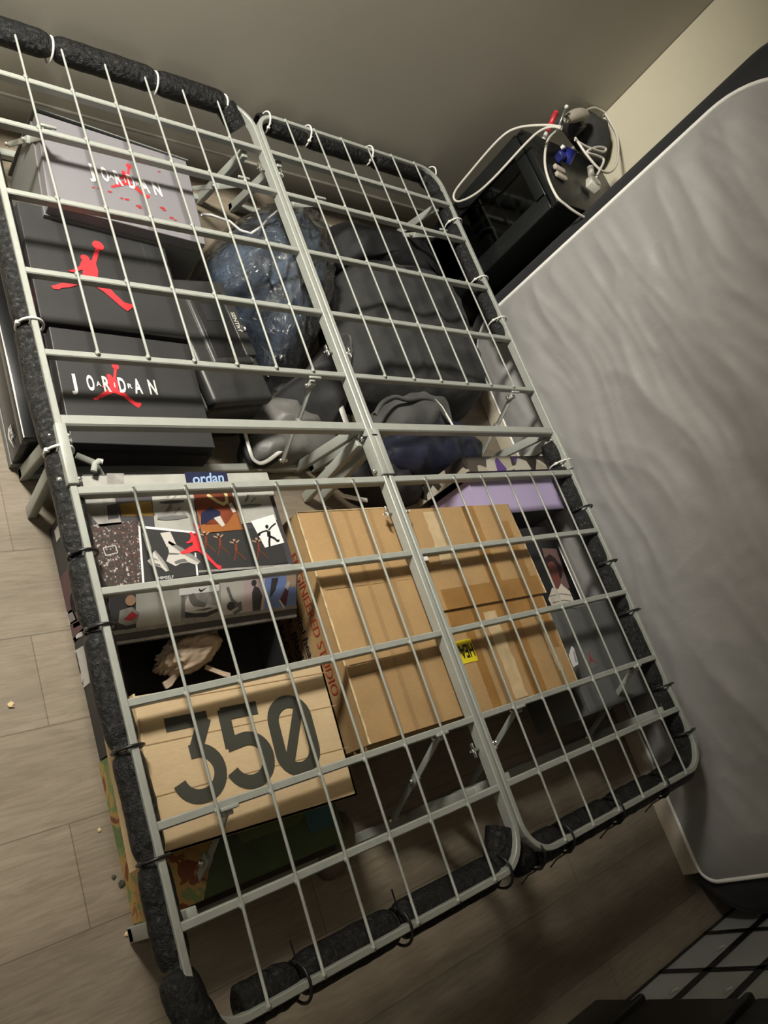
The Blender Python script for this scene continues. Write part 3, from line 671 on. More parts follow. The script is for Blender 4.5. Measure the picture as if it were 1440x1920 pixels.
# sneakers in the prints
fr=((0,0,ZP),(1,0,0),(0,1,0))
def shoe(mb, fr, ox, oy, L, m1, m2, m3, off=.0022, rot=0, boot=False):
    c,s_=math.cos(rot),math.sin(rot)
    R=lambda pts:[(ox+(x*c-y*s_)*L, oy+(x*s_+y*c)*L) for x,y in pts]
    from mathutils.geometry import tessellate_polygon
    def pg(pts,m,o):
        P=R(pts); T=tessellate_polygon([[Vector((x,y,0)) for x,y in P]]); mb.tris(P,[list(q) for q in T],fr,m,o)
    pg([(0,.05),(.02,.16),(.25,.22),(.42,.38),(.5,.55),(.78,.58),(.84,.3),(.98,.15),(1,.05)],m1,off)
    pg([(-.02,.0),(0,.06),(.5,.1),(1.0,.07),(1.02,.0),(.6,-.05),(.2,-.05)],m2,off+.0002)
    pg([(.28,.22),(.44,.38),(.52,.5),(.60,.46),(.5,.3),(.4,.2)],m3,off+.0002)
    pg([(.55,.12),(.85,.32),(.83,.38),(.62,.22)],m3,off+.0002)
    if boot: pg([(.5,.52),(.46,1.0),(.8,1.05),(.8,.52)],m1,off)
o=[(-0.5840,-0.1190),(-0.5210,-0.1220),(-0.5710,-0.0820),(-0.3810,-0.1070)]
sk=mat('sketch_line_print',(.13,.13,.125),.5)
shoe(b,fr,o[0][0],o[0][1]-.002,.062,gry,sk,sk)
shoe(b,fr,o[2][0],o[2][1]-.005,.05,offw,dkcard,gry)
o=[(-0.4010,-0.1030),(-0.3320,-0.1050)]; shoe(b,fr,o[0][0],o[0][1]-.002,.055,pap,sk,sk)
o=[(-0.5840,-0.1940)]; shoe(b,fr,o[0][0]+.062,o[0][1]-.022,-.07,offw,gry,sk,rot=-.75)
o=[(-0.5750,-0.1620)]; P_([(-0.5870,-0.1500),(-0.5660,-0.1490),(-0.5610,-0.1770),(-0.5810,-0.1800)],offw,.0024)
o=[(-0.6140,-0.1970)]; shoe(b,fr,o[0][0]+.025,o[0][1]-.03,-.045,offw,gry,sk,rot=-1.2)
P_([(-0.6220,-0.1470),(-0.6130,-0.1490),(-0.6120,-0.1810),(-0.6210,-0.1840)],gry,.0024)
fr,w,h=unit(((-0.6140,-0.2430,0.2550),(0.0300,-0.0010,0.0000),(0.0010,0.0060,0.0000))); 
put_text(b,'HIMSELF',fr,white,h=h,w=w,off=.0024)
leaping_mark(b,unit(((-0.5200,-0.1920,0.2550),(0.0410,-0.0210,0.0000),(0.0000,0.0490,0.0000)))[0],red,.00082,.0028)
# small players on the dark print and the ink figure on the white card
for px,py in [(-0.4990,-0.1800),(-0.4700,-0.1880),(-0.4380,-0.2030),(-0.3860,-0.2050)]:
    fr=((px,py,ZP),(1,0,0),(0,1,0)); skn=rust
    for st,wd,mm in (([(0,0),(.004,.012),(.003,.02)],.005,skn),([(.003,.018),(-.008,.022)],.003,mat('pale_skin_print',(.35,.22,.14),.5)),([(.004,.018),(.014,.024)],.003,_cache['pale_skin_print']),([(0,0),(-.006,-.012),(-.01,-.02)],.0022,skn),([(0,0),(.01,-.01),(.016,-.02)],.0022,skn)):
        v_,f_=stroke(st,wd); b.tris(v_,f_,fr,mm,.0020)
    b.decal(circle(.003,.025,.003,8),fr,_cache['pale_skin_print'],.0022)
fr,w,h=unit(((-0.3490,-0.1690,0.2550),(0.0230,0.0030,0.0000),(0.0030,0.0310,0.0000)))
for st,wd in (([(0,.004),(-.002,-.008)],.009),([(0,.006),(.010,.013),(.022,.018)],.003),([(-.002,.006),(-.014,.006),(-.024,.004)],.003),([(0,-.008),(-.004,-.018),(-.006,-.030)],.005),([(0,-.008),(.01,-.014),(.016,-.022),(.022,-.022)],.0045)):
    v_,f_=stroke(st,wd); b.tris(v_,f_,fr,black_tie,.0028)
b.decal(circle(-.002,.015,.0042,10),fr,black_tie,.0028); b.decal(circle(-.025,.002,.0035,10),fr,black_tie,.0028)
b.build('lid',t)
# tilted front flap of the lid
A=Vector((qP[3][0],qP[3][1],ZP)); B=Vector((qP[2][0],qP[2][1],ZP)); D=Vector((0,-.078,-.050)); 
b=MB(); b.add([A,B,B+D,A+D,A-Vector((0,0,.004)),B-Vector((0,0,.004)),B+D-Vector((0,0,.004)),A+D-Vector((0,0,.004))],[[0,3,2,1],[4,5,6,7],[0,1,5,4],[1,2,6,5],[2,3,7,6],[3,0,4,7]],dkcard)
U=(B-A).normalized(); V=-D.normalized(); fr=(A+D,U,V); W=(B-A).length; Hh=D.length
rect=lambda x0,y0,x1,y1:[(x0*W,y0*Hh),(x1*W,y0*Hh),(x1*W,y1*Hh),(x0*W,y1*Hh)]
bl=mat('blue_sky_print',(.17,.24,.50),.4,0,9,.25); pk=mat('pale_pink_print',(.50,.40,.41),.4,0,9,.1)
b.decal(rect(.12,.3,.36,.97),fr,pap); b.decal(rect(.34,.3,.55,.97),fr,gry); b.decal(rect(.54,.28,.68,1),fr,offw)
b.decal(rect(.68,.28,.80,1),fr,pk); b.decal(rect(.80,.25,.995,1),fr,bl); b.decal(rect(.93,.72,.99,1),fr,mat('tan_print',(.4,.29,.2),.4),.001)
b.decal(rect(.0,.22,1,.30),fr,gry,.001); b.decal(rect(.0,.02,1,.08),fr,gry,.001); b.decal(rect(.33,.84,.54,.98),fr,white,.001)
fr2=(A+D+U*W*.43+V*Hh*.87,U,V); b.decal([(0,.004),(.003,0),(.006,0),(.018,.007),(.006,.003),(.003,.004),(.002,.007)],fr2,black_tie,.0014)
shoe(b,fr,W*.52,Hh*.36,-.068,offw,sk,sk,.0012,rot=-.05) if False else None
fr3=(A+D+U*W*.36+V*Hh*.36,U,V)
from mathutils.geometry import tessellate_polygon as _tp
def poly(mb,pts,fr_,m,off):
    T=_tp([[Vector((x,y,0)) for x,y in pts]]); mb.tris(pts,[list(q_) for q_ in T],fr_,m,off)
poly(b,[(0,.012),(.0,.03),(.006,.043),(.018,.046),(.024,.034),(.045,.022),(.066,.016),(.07,.008),(.045,.002),(.01,.002)],fr3,offw,.0012)
poly(b,[(.006,.043),(.018,.046),(.024,.034),(.045,.022),(.04,.016),(.018,.020),(.010,.03)],fr3,sk,.0014)
poly(b,[(0,.0),(.0,.012),(.02,.006),(.045,.005),(.068,.010),(.07,.004),(.045,-.004)],fr3,dkcard,.0015)
poly(b,[(.02,.012),(.05,.014),(.06,.012),(.04,.009)],fr3,sk,.0015)
fr4=(A+D+U*W*.15+V*Hh*.45,U,V)
poly(b,[(-.045,.0),(-.042,.022),(-.02,.026),(-.005,.012),(-.012,-.006),(-.03,-.008)],fr4,gry,.0012); poly(b,[(-.035,.004),(-.02,.018),(-.008,.008),(-.02,.0)],fr4,redd,.0014)
b.decal(circle(-.022,.038,.010,14),fr4,mat('pale_skin_print',(.35,.22,.14),.5),.0012)
for st,wd,ff in (([(.585,.9),(.61,.62),(.64,.5)],.006,0),([(.60,.42),(.655,.5),(.66,.38),(.62,.30)],.008,0)):
    v_,f_=stroke([(x*W,y*Hh) for x,y in st],wd); b.tris(v_,f_,fr,sk,.0014)
b.decal(circle(.605*W,.48*Hh,.009,14),fr,dkcard,.0016)
poly(b,[(.73*W,.3*Hh),(.775*W,.3*Hh),(.785*W,.62*Hh),(.765*W,.8*Hh),(.74*W,.86*Hh),(.725*W,.72*Hh)],fr,dkcard,.0014); b.decal(circle(.735*W,.93*Hh,.006,12),fr,dkcard,.0014)
poly(b,[(.84*W,.98*Hh),(.88*W,.98*Hh),(.86*W,.7*Hh),(.83*W,.55*Hh)],fr,dkcard,.0014)
poly(b,[(.89*W,.45*Hh),(.925*W,.72*Hh),(.945*W,.66*Hh),(.93*W,.3*Hh)],fr,plum,.0014); poly(b,[(.885*W,.47*Hh),(.893*W,.47*Hh),(.925*W,.26*Hh),(.915*W,.26*Hh)],fr,white,.0016); poly(b,[(.92*W,.75*Hh),(.94*W,.88*Hh),(.955*W,.82*Hh),(.94*W,.66*Hh)],fr,offw,.0016)
b.build('front_flap',t)

# open black shoe box with size label
xq0=-.697; qQ=[(xq0,-.245),(-.352,-.245),(-.352,-.500),(xq0,-.500)]
t=thing('shoe_box','open black shoe box marked 11 with paper labels on its left end','shoe box',(xq0,-.50,0))
b=MB(); shell_box(b,qQ,0,.185,blackbox,blackin,.004,.10)
xs=-.697
fr=((xs,0,0),(0,-1,0),(0,0,1))
def lab(px,m,off=.0009):
    b.decal([(-y,z) for y,z in px],fr,m,off)
lab([(-0.1980,-0.0070),(-0.2040,0.0360),(-0.2330,0.0480),(-0.2260,-0.0010)],plain_w); lab([(-0.2040,-0.0000),(-0.2090,0.0320),(-0.2280,0.0400),(-0.2240,0.0080)],barcode,.0012)
lab([(-0.2780,-0.0120),(-0.2860,0.0490),(-0.3580,0.0450),(-0.3570,-0.0180)],plain_w)
for k in range(5):
    lab([(y_-.0,z_) for y_,z_ in [(-0.2840,-0.0060),(-0.2850,0.0040),(-0.3280,0.0050),(-0.3280,-0.0040)]] if k==0 else [(-.25-.012*k,.02),(-.25-.012*k-.004,.02),(-.25-.012*k-.004,.05),(-.25-.012*k,.05)] if False else [(-0.2840,-0.0060),(-0.2850,0.0040),(-0.3280,0.0050),(-0.3280,-0.0040)],barcode,.0012)
fr11,w,h=unit(((-0.6970,-0.2310,0.0210),(0.0000,-0.0330,0.0010),(0.0000,-0.0060,0.0340)))
put_text(b,'11',fr11,white,h=h,w=w*.95,bold=.05)
fs_,w,h=unit(((-0.6970,-0.2310,-0.0050),(0.0000,-0.0390,0.0020),(0.0000,-0.0030,0.0130)))
put_text(b,'US UK CM',fs_,offw,h=h*.8,w=w)
leaping_mark(b,unit(((-0.6970,-0.3490,0.0010),(0.0000,-0.0020,0.0160),(0.0000,0.0040,0.0060)))[0],black_tie,.00016,.0014)
b.build('box_body',t)
# crumpled paper wad
bm_=bmesh.new(); bmesh.ops.create_icosphere(bm_,subdivisions=5,radius=1)
cP=[(-0.5360,-0.3590)][0]
for v in bm_.verts:
    p=v.co.copy(); k=1+.16*(1-2*abs(noise.noise(p*1.6+Vector((3,1,2)))))+.10*(1-2*abs(noise.noise(p*3.6)))+.03*noise.noise(p*9)
    if p.x<-.5: k*=.85+.25*noise.noise(p*7)
    p=p*k; p=Vector((p.x*.068,p.y*.034,p.z*.036)); a=.32
    v.co=Vector((cP[0]+p.x*math.cos(a)-p.y*math.sin(a),cP[1]+p.x*math.sin(a)+p.y*math.cos(a),.138+p.z))
b=MB(); b.bm(bm_,tan,True)
def ribbon(pp,w):
    n=len(pp); vs=[]; 
    for i,p in enumerate(pp):
        a=Vector(pp[max(0,i-1)]); c=Vector(pp[min(n-1,i+1)]); t_=(c-a).normalized(); nn=t_.cross(Vector((0,0,1))).normalized()*w*(1+.5*noise.noise(Vector(p)*60))
        vs+=[Vector(p)+nn+Vector((0,0,.002)),Vector(p)-nn,Vector(p)+nn-Vector((0,0,.002)),Vector(p)-nn-Vector((0,0,.003))]
    fs=[]
    for i in range(n-1):
        o=4*i; fs+=[[o,o+4,o+5,o+1],[o+2,o+3,o+7,o+6],[o,o+2,o+6,o+4],[o+1,o+5,o+7,o+3]]
    b.add(vs,fs,tan)
ribbon([(-0.5080,-0.3950,0.1400),(-0.4910,-0.4060,0.1400),(-0.4730,-0.4170,0.1400),(-0.4600,-0.4220,0.1400)],.005); ribbon([(-0.5690,-0.3960,0.1400),(-0.5790,-0.4040,0.1400),(-0.5880,-0.4110,0.1400),(-0.6000,-0.4150,0.1400)],.006)
tag(b.build('crumpled_paper'),'crumpled tan wrapping paper lying inside the open black shoe box','paper')

# kraft lid with 350
ZK=.25
qK=rectfit([(-0.7100,-0.4370),(-0.3110,-0.4620),(-0.3370,-0.7180),(-0.7200,-0.7040)])
t=thing('kraft_box_lid','brown kraft shoe box lid printed with a large dark 350','box lid',(qK[3][0],qK[3][1],.15))
b=MB(); z1=ZK; t_=.004
b.prism(qK,z1-t_,z1,kraft)
for i,j in ((0,1),(1,2),(2,3)):
    a=Vector((*qK[i],0)); c=Vector((*qK[j],0)); d=(c-a).normalized(); n_=Vector((d.y,-d.x,0)); 
    cen=Vector((sum(p[0] for p in qK)/4,sum(p[1] for p in qK)/4,0))
    if n_.dot(cen-a)<0: n_=-n_
    vs=[a+Vector((0,0,z1)),c+Vector((0,0,z1)),c+n_*t_+Vector((0,0,z1)),a+n_*t_+Vector((0,0,z1))]; lo=[Vector((v.x,v.y,z1-.06)) for v in vs]
    b.add(vs+lo,[[0,1,2,3],[4,7,6,5],[0,4,5,1],[1,5,6,2],[2,6,7,3],[3,7,4,0]],kraft)
dgo=[.001]
def digit(path,w_,fr,m=ink):
    dgo[0]+=.00012; v_,f_=stroke(path,w_); b.tris(v_,f_,fr,m,dgo[0])
U=Vector((*qK[1],0))-Vector((*qK[0],0)); U.normalize(); V=Vector((-U.y,U.x,0))
def loc(p): 
    d=Vector((p[0],p[1],0))-Vector((*qK[3],0)); return d.dot(U),d.dot(V)
frK=(Vector((*qK[3],z1)),U,V)
(x3,y3),(x3b,y3b)=[loc(p) for p in [(-0.6690,-0.6420),(-0.6500,-0.4930)]]
(x5,_),(x0d,_),(x0e,_)=[loc(p) for p in [(-0.5550,-0.5840),(-0.4520,-0.5810),(-0.3650,-0.5760)]]
H3=y3b-y3; lw=.0235; dw=.080
gap_=.099; bx=x3+.000
def sc(pts,ox): return [(ox+x*dw,y3+lw/2+y*(H3-lw)) for x,y in pts]
digit(sc([(-.06,1),(.93,1)],bx),lw,frK); digit(sc([(.86,1.0),(.50,.585)],bx),lw*1.05,frK)
digit(sc([(.36,.58),(.50,.585)]+arc(.50,.285,.47,.30,80,-90,14)+arc(.46,.285,.47,.30,-90,-165,8),bx),lw,frK)
bx2=bx+gap_
digit(sc([(.95,1),(.02,1)],bx2),lw,frK); digit(sc([(.10,1.06),(.10,.52)],bx2),lw,frK); digit(sc([(.0,.56),(.45,.60)]+arc(.48,.30,.47,.30,85,-90,14)+arc(.46,.30,.48,.30,-90,-160,8),bx2),lw,frK)
bx3=bx2+gap_
digit(sc(arc(.5,.72,.46,.28,0,180,14)+arc(.5,.28,.46,.28,180,360,14)+[(.96,.72)],bx3),lw,frK); digit(sc([(.22,.14),(.78,.86)],bx3),lw*.85,frK)
for y_ in (.34,.66,.92): 
    dd=(Vector((*qK[0],0))-Vector((*qK[3],0))).length
    b.decal([(0,dd*y_),(.40,dd*y_),(.40,dd*y_+.0015),(0,dd*y_+.0015)],frK,card_b,.0006)
b.build('lid_top',t)
fl=[(-0.7300,-0.4510,0.1400),(-0.7390,-0.7100,0.1400)]
b=MB(); a=Vector((qK[0][0],qK[0][1],z1)); c=Vector((qK[3][0],qK[3][1],z1)); 
p=Vector(fl[0]); r_=Vector(fl[1]); n_=Vector((.003,0,.002))
b.add([a,c,r_,p,a+n_,c+n_,r_+n_,p+n_],[[0,1,2,3],[4,7,6,5],[0,4,5,1],[1,5,6,2],[2,6,7,3],[3,7,4,0]],kraft); b.build('side_flap',t)

# painted picture box under the kraft lid
camo,nt,bb2=newmat('painted_picture_board')
n_=tex_noise(nt,13,5,.6,dist=.8)
rc=ramp(nt,n_.outputs['Fac'],[(.30,(.13,.20,.07)),(.42,(.20,.27,.10)),(.47,(.45,.28,.09)),(.54,(.42,.25,.08)),(.56,(.20,.06,.025)),(.7,(.19,.055,.025))]); rc.color_ramp.interpolation='CONSTANT'
nt.links.new(rc.outputs[0],bb2.inputs['Base Color']); bb2.inputs['Roughness'].default_value=.45
t=thing('picture_box','low box with a colourful painted brown, yellow and green picture under the kraft lid','box',(-.70,-.80,0))
cq=[(-.70,-.505),(-.30,-.515),(-.30,-.795),(-.70,-.795)]
b=MB(); b.prism(cq,0,.125,mat('deep_green_print',(.05,.075,.03),.5,0,9,.3))
b.add([(-.7008,-.505,.0),(-.7008,-.795,.0),(-.7008,-.795,.125),(-.7008,-.505,.125)],[[0,1,2,3]],camo)
b.xy([(-.70,-.58),(-.60,-.60),(-.58,-.72),(-.62,-.795),(-.70,-.795)],.125,camo,.0008)
b.xy([(-.56,-.62),(-.33,-.62),(-.33,-.70),(-.40,-.735),(-.52,-.73)],.125,mat('olive_print',(.09,.12,.04),.5),.0008)
for i,(x,mm) in enumerate(((-.545,rust),(-.52,navyp),(-.495,gold),(-.47,redd))): b.xy([(x,-.66),(x+.02,-.66),(x+.02,-.705),(x,-.705)],.125,mm,.0012)
b.xy([(x*.9-.36+.36*.0,y) for x,y in [(-.02,-.72),(.0,-.69),(.03,-.68),(.05,-.71),(.05,-.76),(-.02,-.76)]],.125,mat('teal_print',(.03,.10,.13),.5),.0012)
b.box((-.50,-.803,.04),(.4,.012,.08),mat('dark_brown_board',(.03,.022,.014),.6)); b.build('box_body',t)
o9=[(-0.3080,-0.7640),(-0.2590,-0.7460),(-0.2080,-0.7490),(-0.2200,-0.8140),(-0.2630,-0.8660),(-0.3120,-0.8490)]
b=MB(); mound(b,o9,0,.06,mat('grey_tan_paper',(.16,.13,.10),.8),12,60,41,.012,18)
tag(b.build('crumpled_paper'),'crumpled brownish paper on the floor beside the picture box','paper')

# ------------------------------------------------------------------ brown cartons
ZC=.255
qA=rectfit([(-0.2550,-0.1220),(0.0510,-0.1330),(0.0020,-0.6400),(-0.2740,-0.6430)])
t=thing('cardboard_box','brown carton left of the centre rails with printed side text','cardboard box',(qA[3][0],qA[3][1],0))
b=MB(); b.prism(qA,0,ZC,card)
xa=qA[0][0]
fr=(Vector((qA[0][0],qA[0][1],0)),(Vector((*qA[3],0))-Vector((*qA[0],0))).normalized(),Vector((0,0,1)))
xa=sum((qA[0][0],qA[3][0]))/2
def side_line(frm,txt,m,frac,hh=None,bold=.02):
    f_,w_,h_=unit(frm); U_=Vector((0,-1,0)); O_=Vector(f_[0]); k=(O_-Vector((*qA[0],0))).dot(fr[1])
    O2=Vector(fr[0])+Vector(fr[1])*k+Vector((0,0,O_.z)); put_text(b,txt,(O2,fr[1],Vector((0,0,1))),m,h=hh or h_,w=w_/frac,bold=bold,off=.0012)
    return O2.z,k,w_/frac
for frm,txt,frac in ((((-0.2450,-0.2910,0.1380),(0.0000,-0.1430,0.0030),(0.0000,0.0000,0.0170)),'Digital headphones',.60),(((-0.2450,-0.2910,0.1020),(0.0000,-0.1320,0.0060),(0.0000,0.0000,0.0170)),'UR: Black / White',.52),(((-0.2450,-0.2910,0.0590),(0.0000,-0.1200,0.0110),(0.0000,0.0000,0.0180)),'19 Kg G.W.',.92)):
    z_,k_,w_=side_line(frm,txt,inkb,frac,.021); b.decal([(k_-.02,z_-.008),(k_+.26,z_-.008),(k_+.26,z_-.0058),(k_-.02,z_-.0058)],fr,inkb,.0009)
side_line(((-0.2450,-0.2000,0.1830),(0.0000,-0.3210,0.0010),(0.0000,-0.0010,0.0210)),'ENGINEERED STUDIO',redink,1.0,.026,.0)
# worn creased edges and cross creases
e0=Vector((*qA[0],ZC)); e1=Vector((*qA[3],ZC)); pts=[]
for i in range(30):
    f=i/29; p=e0.lerp(e1,f); pts.append(p+Vector((.0015*noise.noise(Vector((f*20,1,0)))-.0005,0,.0005)))
b.tube(pts,.0028,torn,6); b.tube([e0,Vector((*qA[1],ZC))],.002,torn,6)
for f in (.36,.685,.73):
    a=Vector((*qA[0],ZC)).lerp(Vector((*qA[3],ZC)),f); c=Vector((*qA[1],ZC)).lerp(Vector((*qA[2],ZC)),f)
    b.tube([a+Vector((.01,0,.0)),c],.0011,card_b,5)
for f in (.3,.45,.7):
    a=Vector((*qA[0],ZC)).lerp(Vector((*qA[1],ZC)),f); c=Vector((*qA[3],ZC)).lerp(Vector((*qA[2],ZC)),f)
    n_=(c-a).cross(Vector((0,0,1))).normalized()*.006; b.add([a+n_+Vector((0,0,.0006)),a-n_+Vector((0,0,.0006)),c-n_+Vector((0,0,.0006)),c+n_+Vector((0,0,.0006))],[[0,1,2,3]],card_b)
b.build('carton_body',t)
b=MB(); e=Vector((*qA[3],0)); g=Vector((*qA[2],0))
for k,(zz,dy) in enumerate(((.24,.012),(.222,.020),(.20,.012))):
    vs=[]; n=16
    for i in range(n+1):
        p=e.lerp(g,i/n); j=.004*noise.noise(Vector((i*.9,k,0))); vs+=[(p.x,p.y+.002,zz),(p.x,p.y-dy-j,zz-.006),(p.x,p.y+.002,zz-.004),(p.x,p.y-dy-j,zz-.009)]
    b.add(vs,[[4*i,4*i+1,4*i+5,4*i+4] for i in range(n)]+[[4*i+2,4*i+6,4*i+7,4*i+3] for i in range(n)]+[[4*i+1,4*i+3,4*i+7,4*i+5] for i in range(n)],card_b)
b.build('torn_flap',t)

qB=rectfit([(0.0670,-0.1370),(0.4450,-0.1430),(0.4320,-0.6550),(0.0620,-0.6500)])
t=thing('cardboard_box','taped brown carton right of the centre rails with a yellow sticker','cardboard box',(qB[3][0],qB[3][1],0))
b=MB(); b.prism(qB,0,ZC-.006,card)
b.tube([Vector((*qB[1],ZC-.008)),Vector((*qB[2],ZC-.008))],.0025,torn,6)
b.build('carton_body',t)
def onB(fx,fy):
    a=Vector(qB[0]).lerp(Vector(qB[1]),fx); c=Vector(qB[3]).lerp(Vector(qB[2]),fx); p=a.lerp(c,fy); return (p.x,p.y)
b=MB(); f1=.52
fq=[onB(-.01,.0),onB(1.0,.0),onB(1.03,f1),onB(-.01,f1)]
b.prism(fq,ZC-.005,ZC,card); b.tube([(*onB(1.03,f1),ZC-.002),(*onB(1.0,0),ZC-.002)],.003,torn,6); b.tube([(*onB(1.0,.24),ZC),(*onB(0,.25),ZC)],.0012,card_b,5)
def tapeq(x0,y0,x1,y1,m,z,off=.0008,j=0):
    n=12; L=[];R=[]
    for i in range(n+1):
        y=y0+(y1-y0)*i/n; w1=.006*noise.noise(Vector((i*1.3,j,0)))if j else 0; L.append(onB(x0+w1*4,y)); R.append(onB(x1+w1*5,y))
    vs=[(x,y,z+off) for x,y in L]+[(x,y,z+off) for x,y in R]; b.add(vs,[[i,i+1,n+2+i,n+1+i] for i in range(n)],m)
tapeq(.50,.0,.62,f1,tape,ZC); tapeq(.12,.02,.27,.30,tape2,ZC,.001,3); tapeq(.02,.42,1.0,f1,tape,ZC,.0011); tapeq(.86,.1,.93,f1,tape,ZC)
tfl=b.build('top_flap',t)
b=MB(); z_=ZC-.006
tapeq(.02,f1,.98,.60,tape,z_); tapeq(.52,f1,.66,1,tape,z_,.001); tapeq(.34,.56,.46,.99,tape2,z_,.0013,5); tapeq(.12,.62,.2,1,tape,z_); tapeq(.90,.55,.96,.8,tape,z_,.001); tapeq(.84,.62,.89,.92,tape2,z_,.0013,8)
b.build('packing_tape',t)
b=MB(); sq=[(0.1180,-0.4620),(0.1750,-0.4710),(0.1600,-0.5290),(0.1130,-0.5200)]
sq=[onB(-.0,.668),onB(.138,.668),onB(.138,.775),onB(-.0,.775)]
b.xy(sq,z_,yellow,.0014)
u_=(Vector((*onB(0,.8),z_))-Vector((*onB(1,.8),z_))).normalized(); v_=Vector((-u_.y,u_.x,0))
fr=(Vector((*onB(.130,.692),z_)),u_,v_)
put_text(b,'HEAVY',fr,black_tie,x=0,y=-.036,h=.030,w=.075,bold=.03,off=.0022) if False else put_text(b,'HEA',fr,black_tie,x=0,y=0,h=.031,w=.046,bold=.02,off=.0022)
b.build('yellow_sticker',t)
b=MB(); b.xy([(0.4660,-0.5620),(0.4730,-0.5690),(0.4640,-0.6120),(0.4380,-0.6160),(0.4400,-0.5840)],z_,plain_w,.0016); b.xy([(0.4640,-0.5760),(0.4680,-0.5770),(0.4610,-0.6060),(0.4540,-0.6060)],z_,barcode,.002); b.build('white_label',t)
b=MB(); b.box((*onB(-.03,.245),ZC+.004),(.025,.03,.002),white_tie); b.build('label_tab',t)

# ------------------------------------------------------------------ lavender box and its patterned lid
zL=.18
qL=[(0.4110,-0.0280),(0.8010,-0.0300),(0.7810,-0.1460),(0.4000,-0.1700)]
xl0,xl1=qL[0][0],qL[1][0]; yl1=qL[0][1]; yl0=yl1-.112
t=thing('shoe_box','lavender shoe box standing on its side behind the taped carton','shoe box',(xl0,yl0,0))
b=MB(); b.prism([(xl0,yl1),(xl1,yl1),(xl1,yl0),(xl0,yl0)],.0,zL,lav)

b.add([(xl0+.001,yl0-.0008,.0),(xl1-.001,yl0-.0008,.0),(xl1-.001,yl0-.0008,zL-.003),(xl0+.001,yl0-.0008,zL-.003)],[[0,1,2,3]],dkcard)  # dark sheet over the lavender front, shade painted as colour
b.build('box_body',t)
pat,nt,bb2=newmat('collage_patterned_card')
vn=nt.nodes.new('ShaderNodeTexVoronoi'); vn.inputs['Scale'].default_value=26; vn.inputs['Randomness'].default_value=1; tcn=nt.nodes.new('ShaderNodeTexCoord'); nt.links.new(tcn.outputs['Object'],vn.inputs['Vector'])
rc=ramp(nt,vn.outputs['Color'],[(.0,(.03,.025,.02)),(.3,(.35,.32,.25)),(.45,(.06,.05,.04)),(.58,(.09,.04,.20)),(.7,(.42,.40,.33)),(.82,(.10,.11,.12)),(.93,(.25,.16,.08))]); rc.color_ramp.interpolation='CONSTANT'; nt.links.new(rc.outputs[0],bb2.inputs['Base Color']); bb2.inputs['Roughness'].default_value=.4
t=thing('collage_box_lid','shoe box top with a colourful collage rim leaning behind the lavender box','box lid',(xl0,yl1+.01,0))
b=MB(); lx0,lx1=xl0-.035,min(xl1-.03,.80); ly=yl1+.006; zt=.222
rim=.046
b.box(((lx0+lx1)/2,ly+rim,zt/2),(lx1-lx0,.004,zt),pat)
b.build('lid_panel',t)
b=MB(); b.box(((lx0+lx1)/2,ly+rim/2,zt),(lx1-lx0,rim,.003),pat); b.box((lx0,ly+rim/2,zt/2),(.003,rim,zt),pat); b.box((lx1,ly+rim/2,zt/2),(.003,rim,zt),pat); b.build('rim',t)
b=MB(); b.add([(lx0+.004,ly+.001,zt-.004),(lx1-.03,ly+.001,zt-.004),(lx1-.01,ly-.001,zt-.03),(lx0+.004,ly-.001,zt-.05)],[[0,1,2,3]],dkcard); b.box(((lx0+lx1)/2,ly+rim-.004,zt/2),(lx1-lx0-.006,.002,zt-.006),dkcard); b.build('inner_lining',t)

# portrait box
qF=[(.50,-.20),(.66,-.20),(.66,-.448),(.50,-.448)]
t=thing('picture_box','black box with a printed portrait of a person in a white ruffled shirt','box',(.50,-.448,0))
b=MB(); b.prism(qF,0,.2,blackgloss)
pb=lambda pl,m,off: poly(b,pl,((0,0,.2),(1,0,0),(0,1,0)),m,off)
pb([(0.5820,-0.2670),(0.6480,-0.2750),(0.6310,-0.3990),(0.5590,-0.4010)],mat('muted_pink_print',(.15,.09,.085),.5),.0008)
pb([(0.5780,-0.2970),(0.6060,-0.2880),(0.6230,-0.3020),(0.6330,-0.3330),(0.6210,-0.3590),(0.5970,-0.3730),(0.5750,-0.3370),(0.5660,-0.3220)],mat('dark_hair_print',(.022,.012,.014),.6),.0012)
pb([(0.5790,-0.3140),(0.6020,-0.3100),(0.6130,-0.3240),(0.6090,-0.3540),(0.5980,-0.3790),(0.5780,-0.3930),(0.5610,-0.3890),(0.5630,-0.3550)],mat('brown_skin_print',(.15,.05,.04),.5),.0015)
pb([(0.5530,-0.3870),(0.5770,-0.3950),(0.6000,-0.3800),(0.6060,-0.3900),(0.6240,-0.4060),(0.6240,-0.4320),(0.6210,-0.4480),(0.5210,-0.4440),(0.5160,-0.4170)],mat('white_shirt_print',(.62,.56,.50),.5),.0018)
for k in range(3):
    z2=[(0.5260,-0.4090),(0.5790,-0.4080),(0.6230,-0.4190),(0.6210,-0.4210),(0.5770,-0.4100),(0.5250,-0.4110)]; pb([(x+.002*k,y-.02*k) for x,y in z2],sk,.0021)
for px_,py_ in [(0.5810,-0.3390),(0.6030,-0.3430)]: b.decal(circle(px_,py_,.0025,8,.0015),((0,0,.2),(1,0,0),(0,1,0)),_cache['dark_hair_print'],.002)
zz=[(0.5700,-0.3590),(0.5820,-0.3640),(0.6000,-0.3600),(0.5850,-0.3600)]; pb(zz,redd,.002)
b.build('box_body',t)

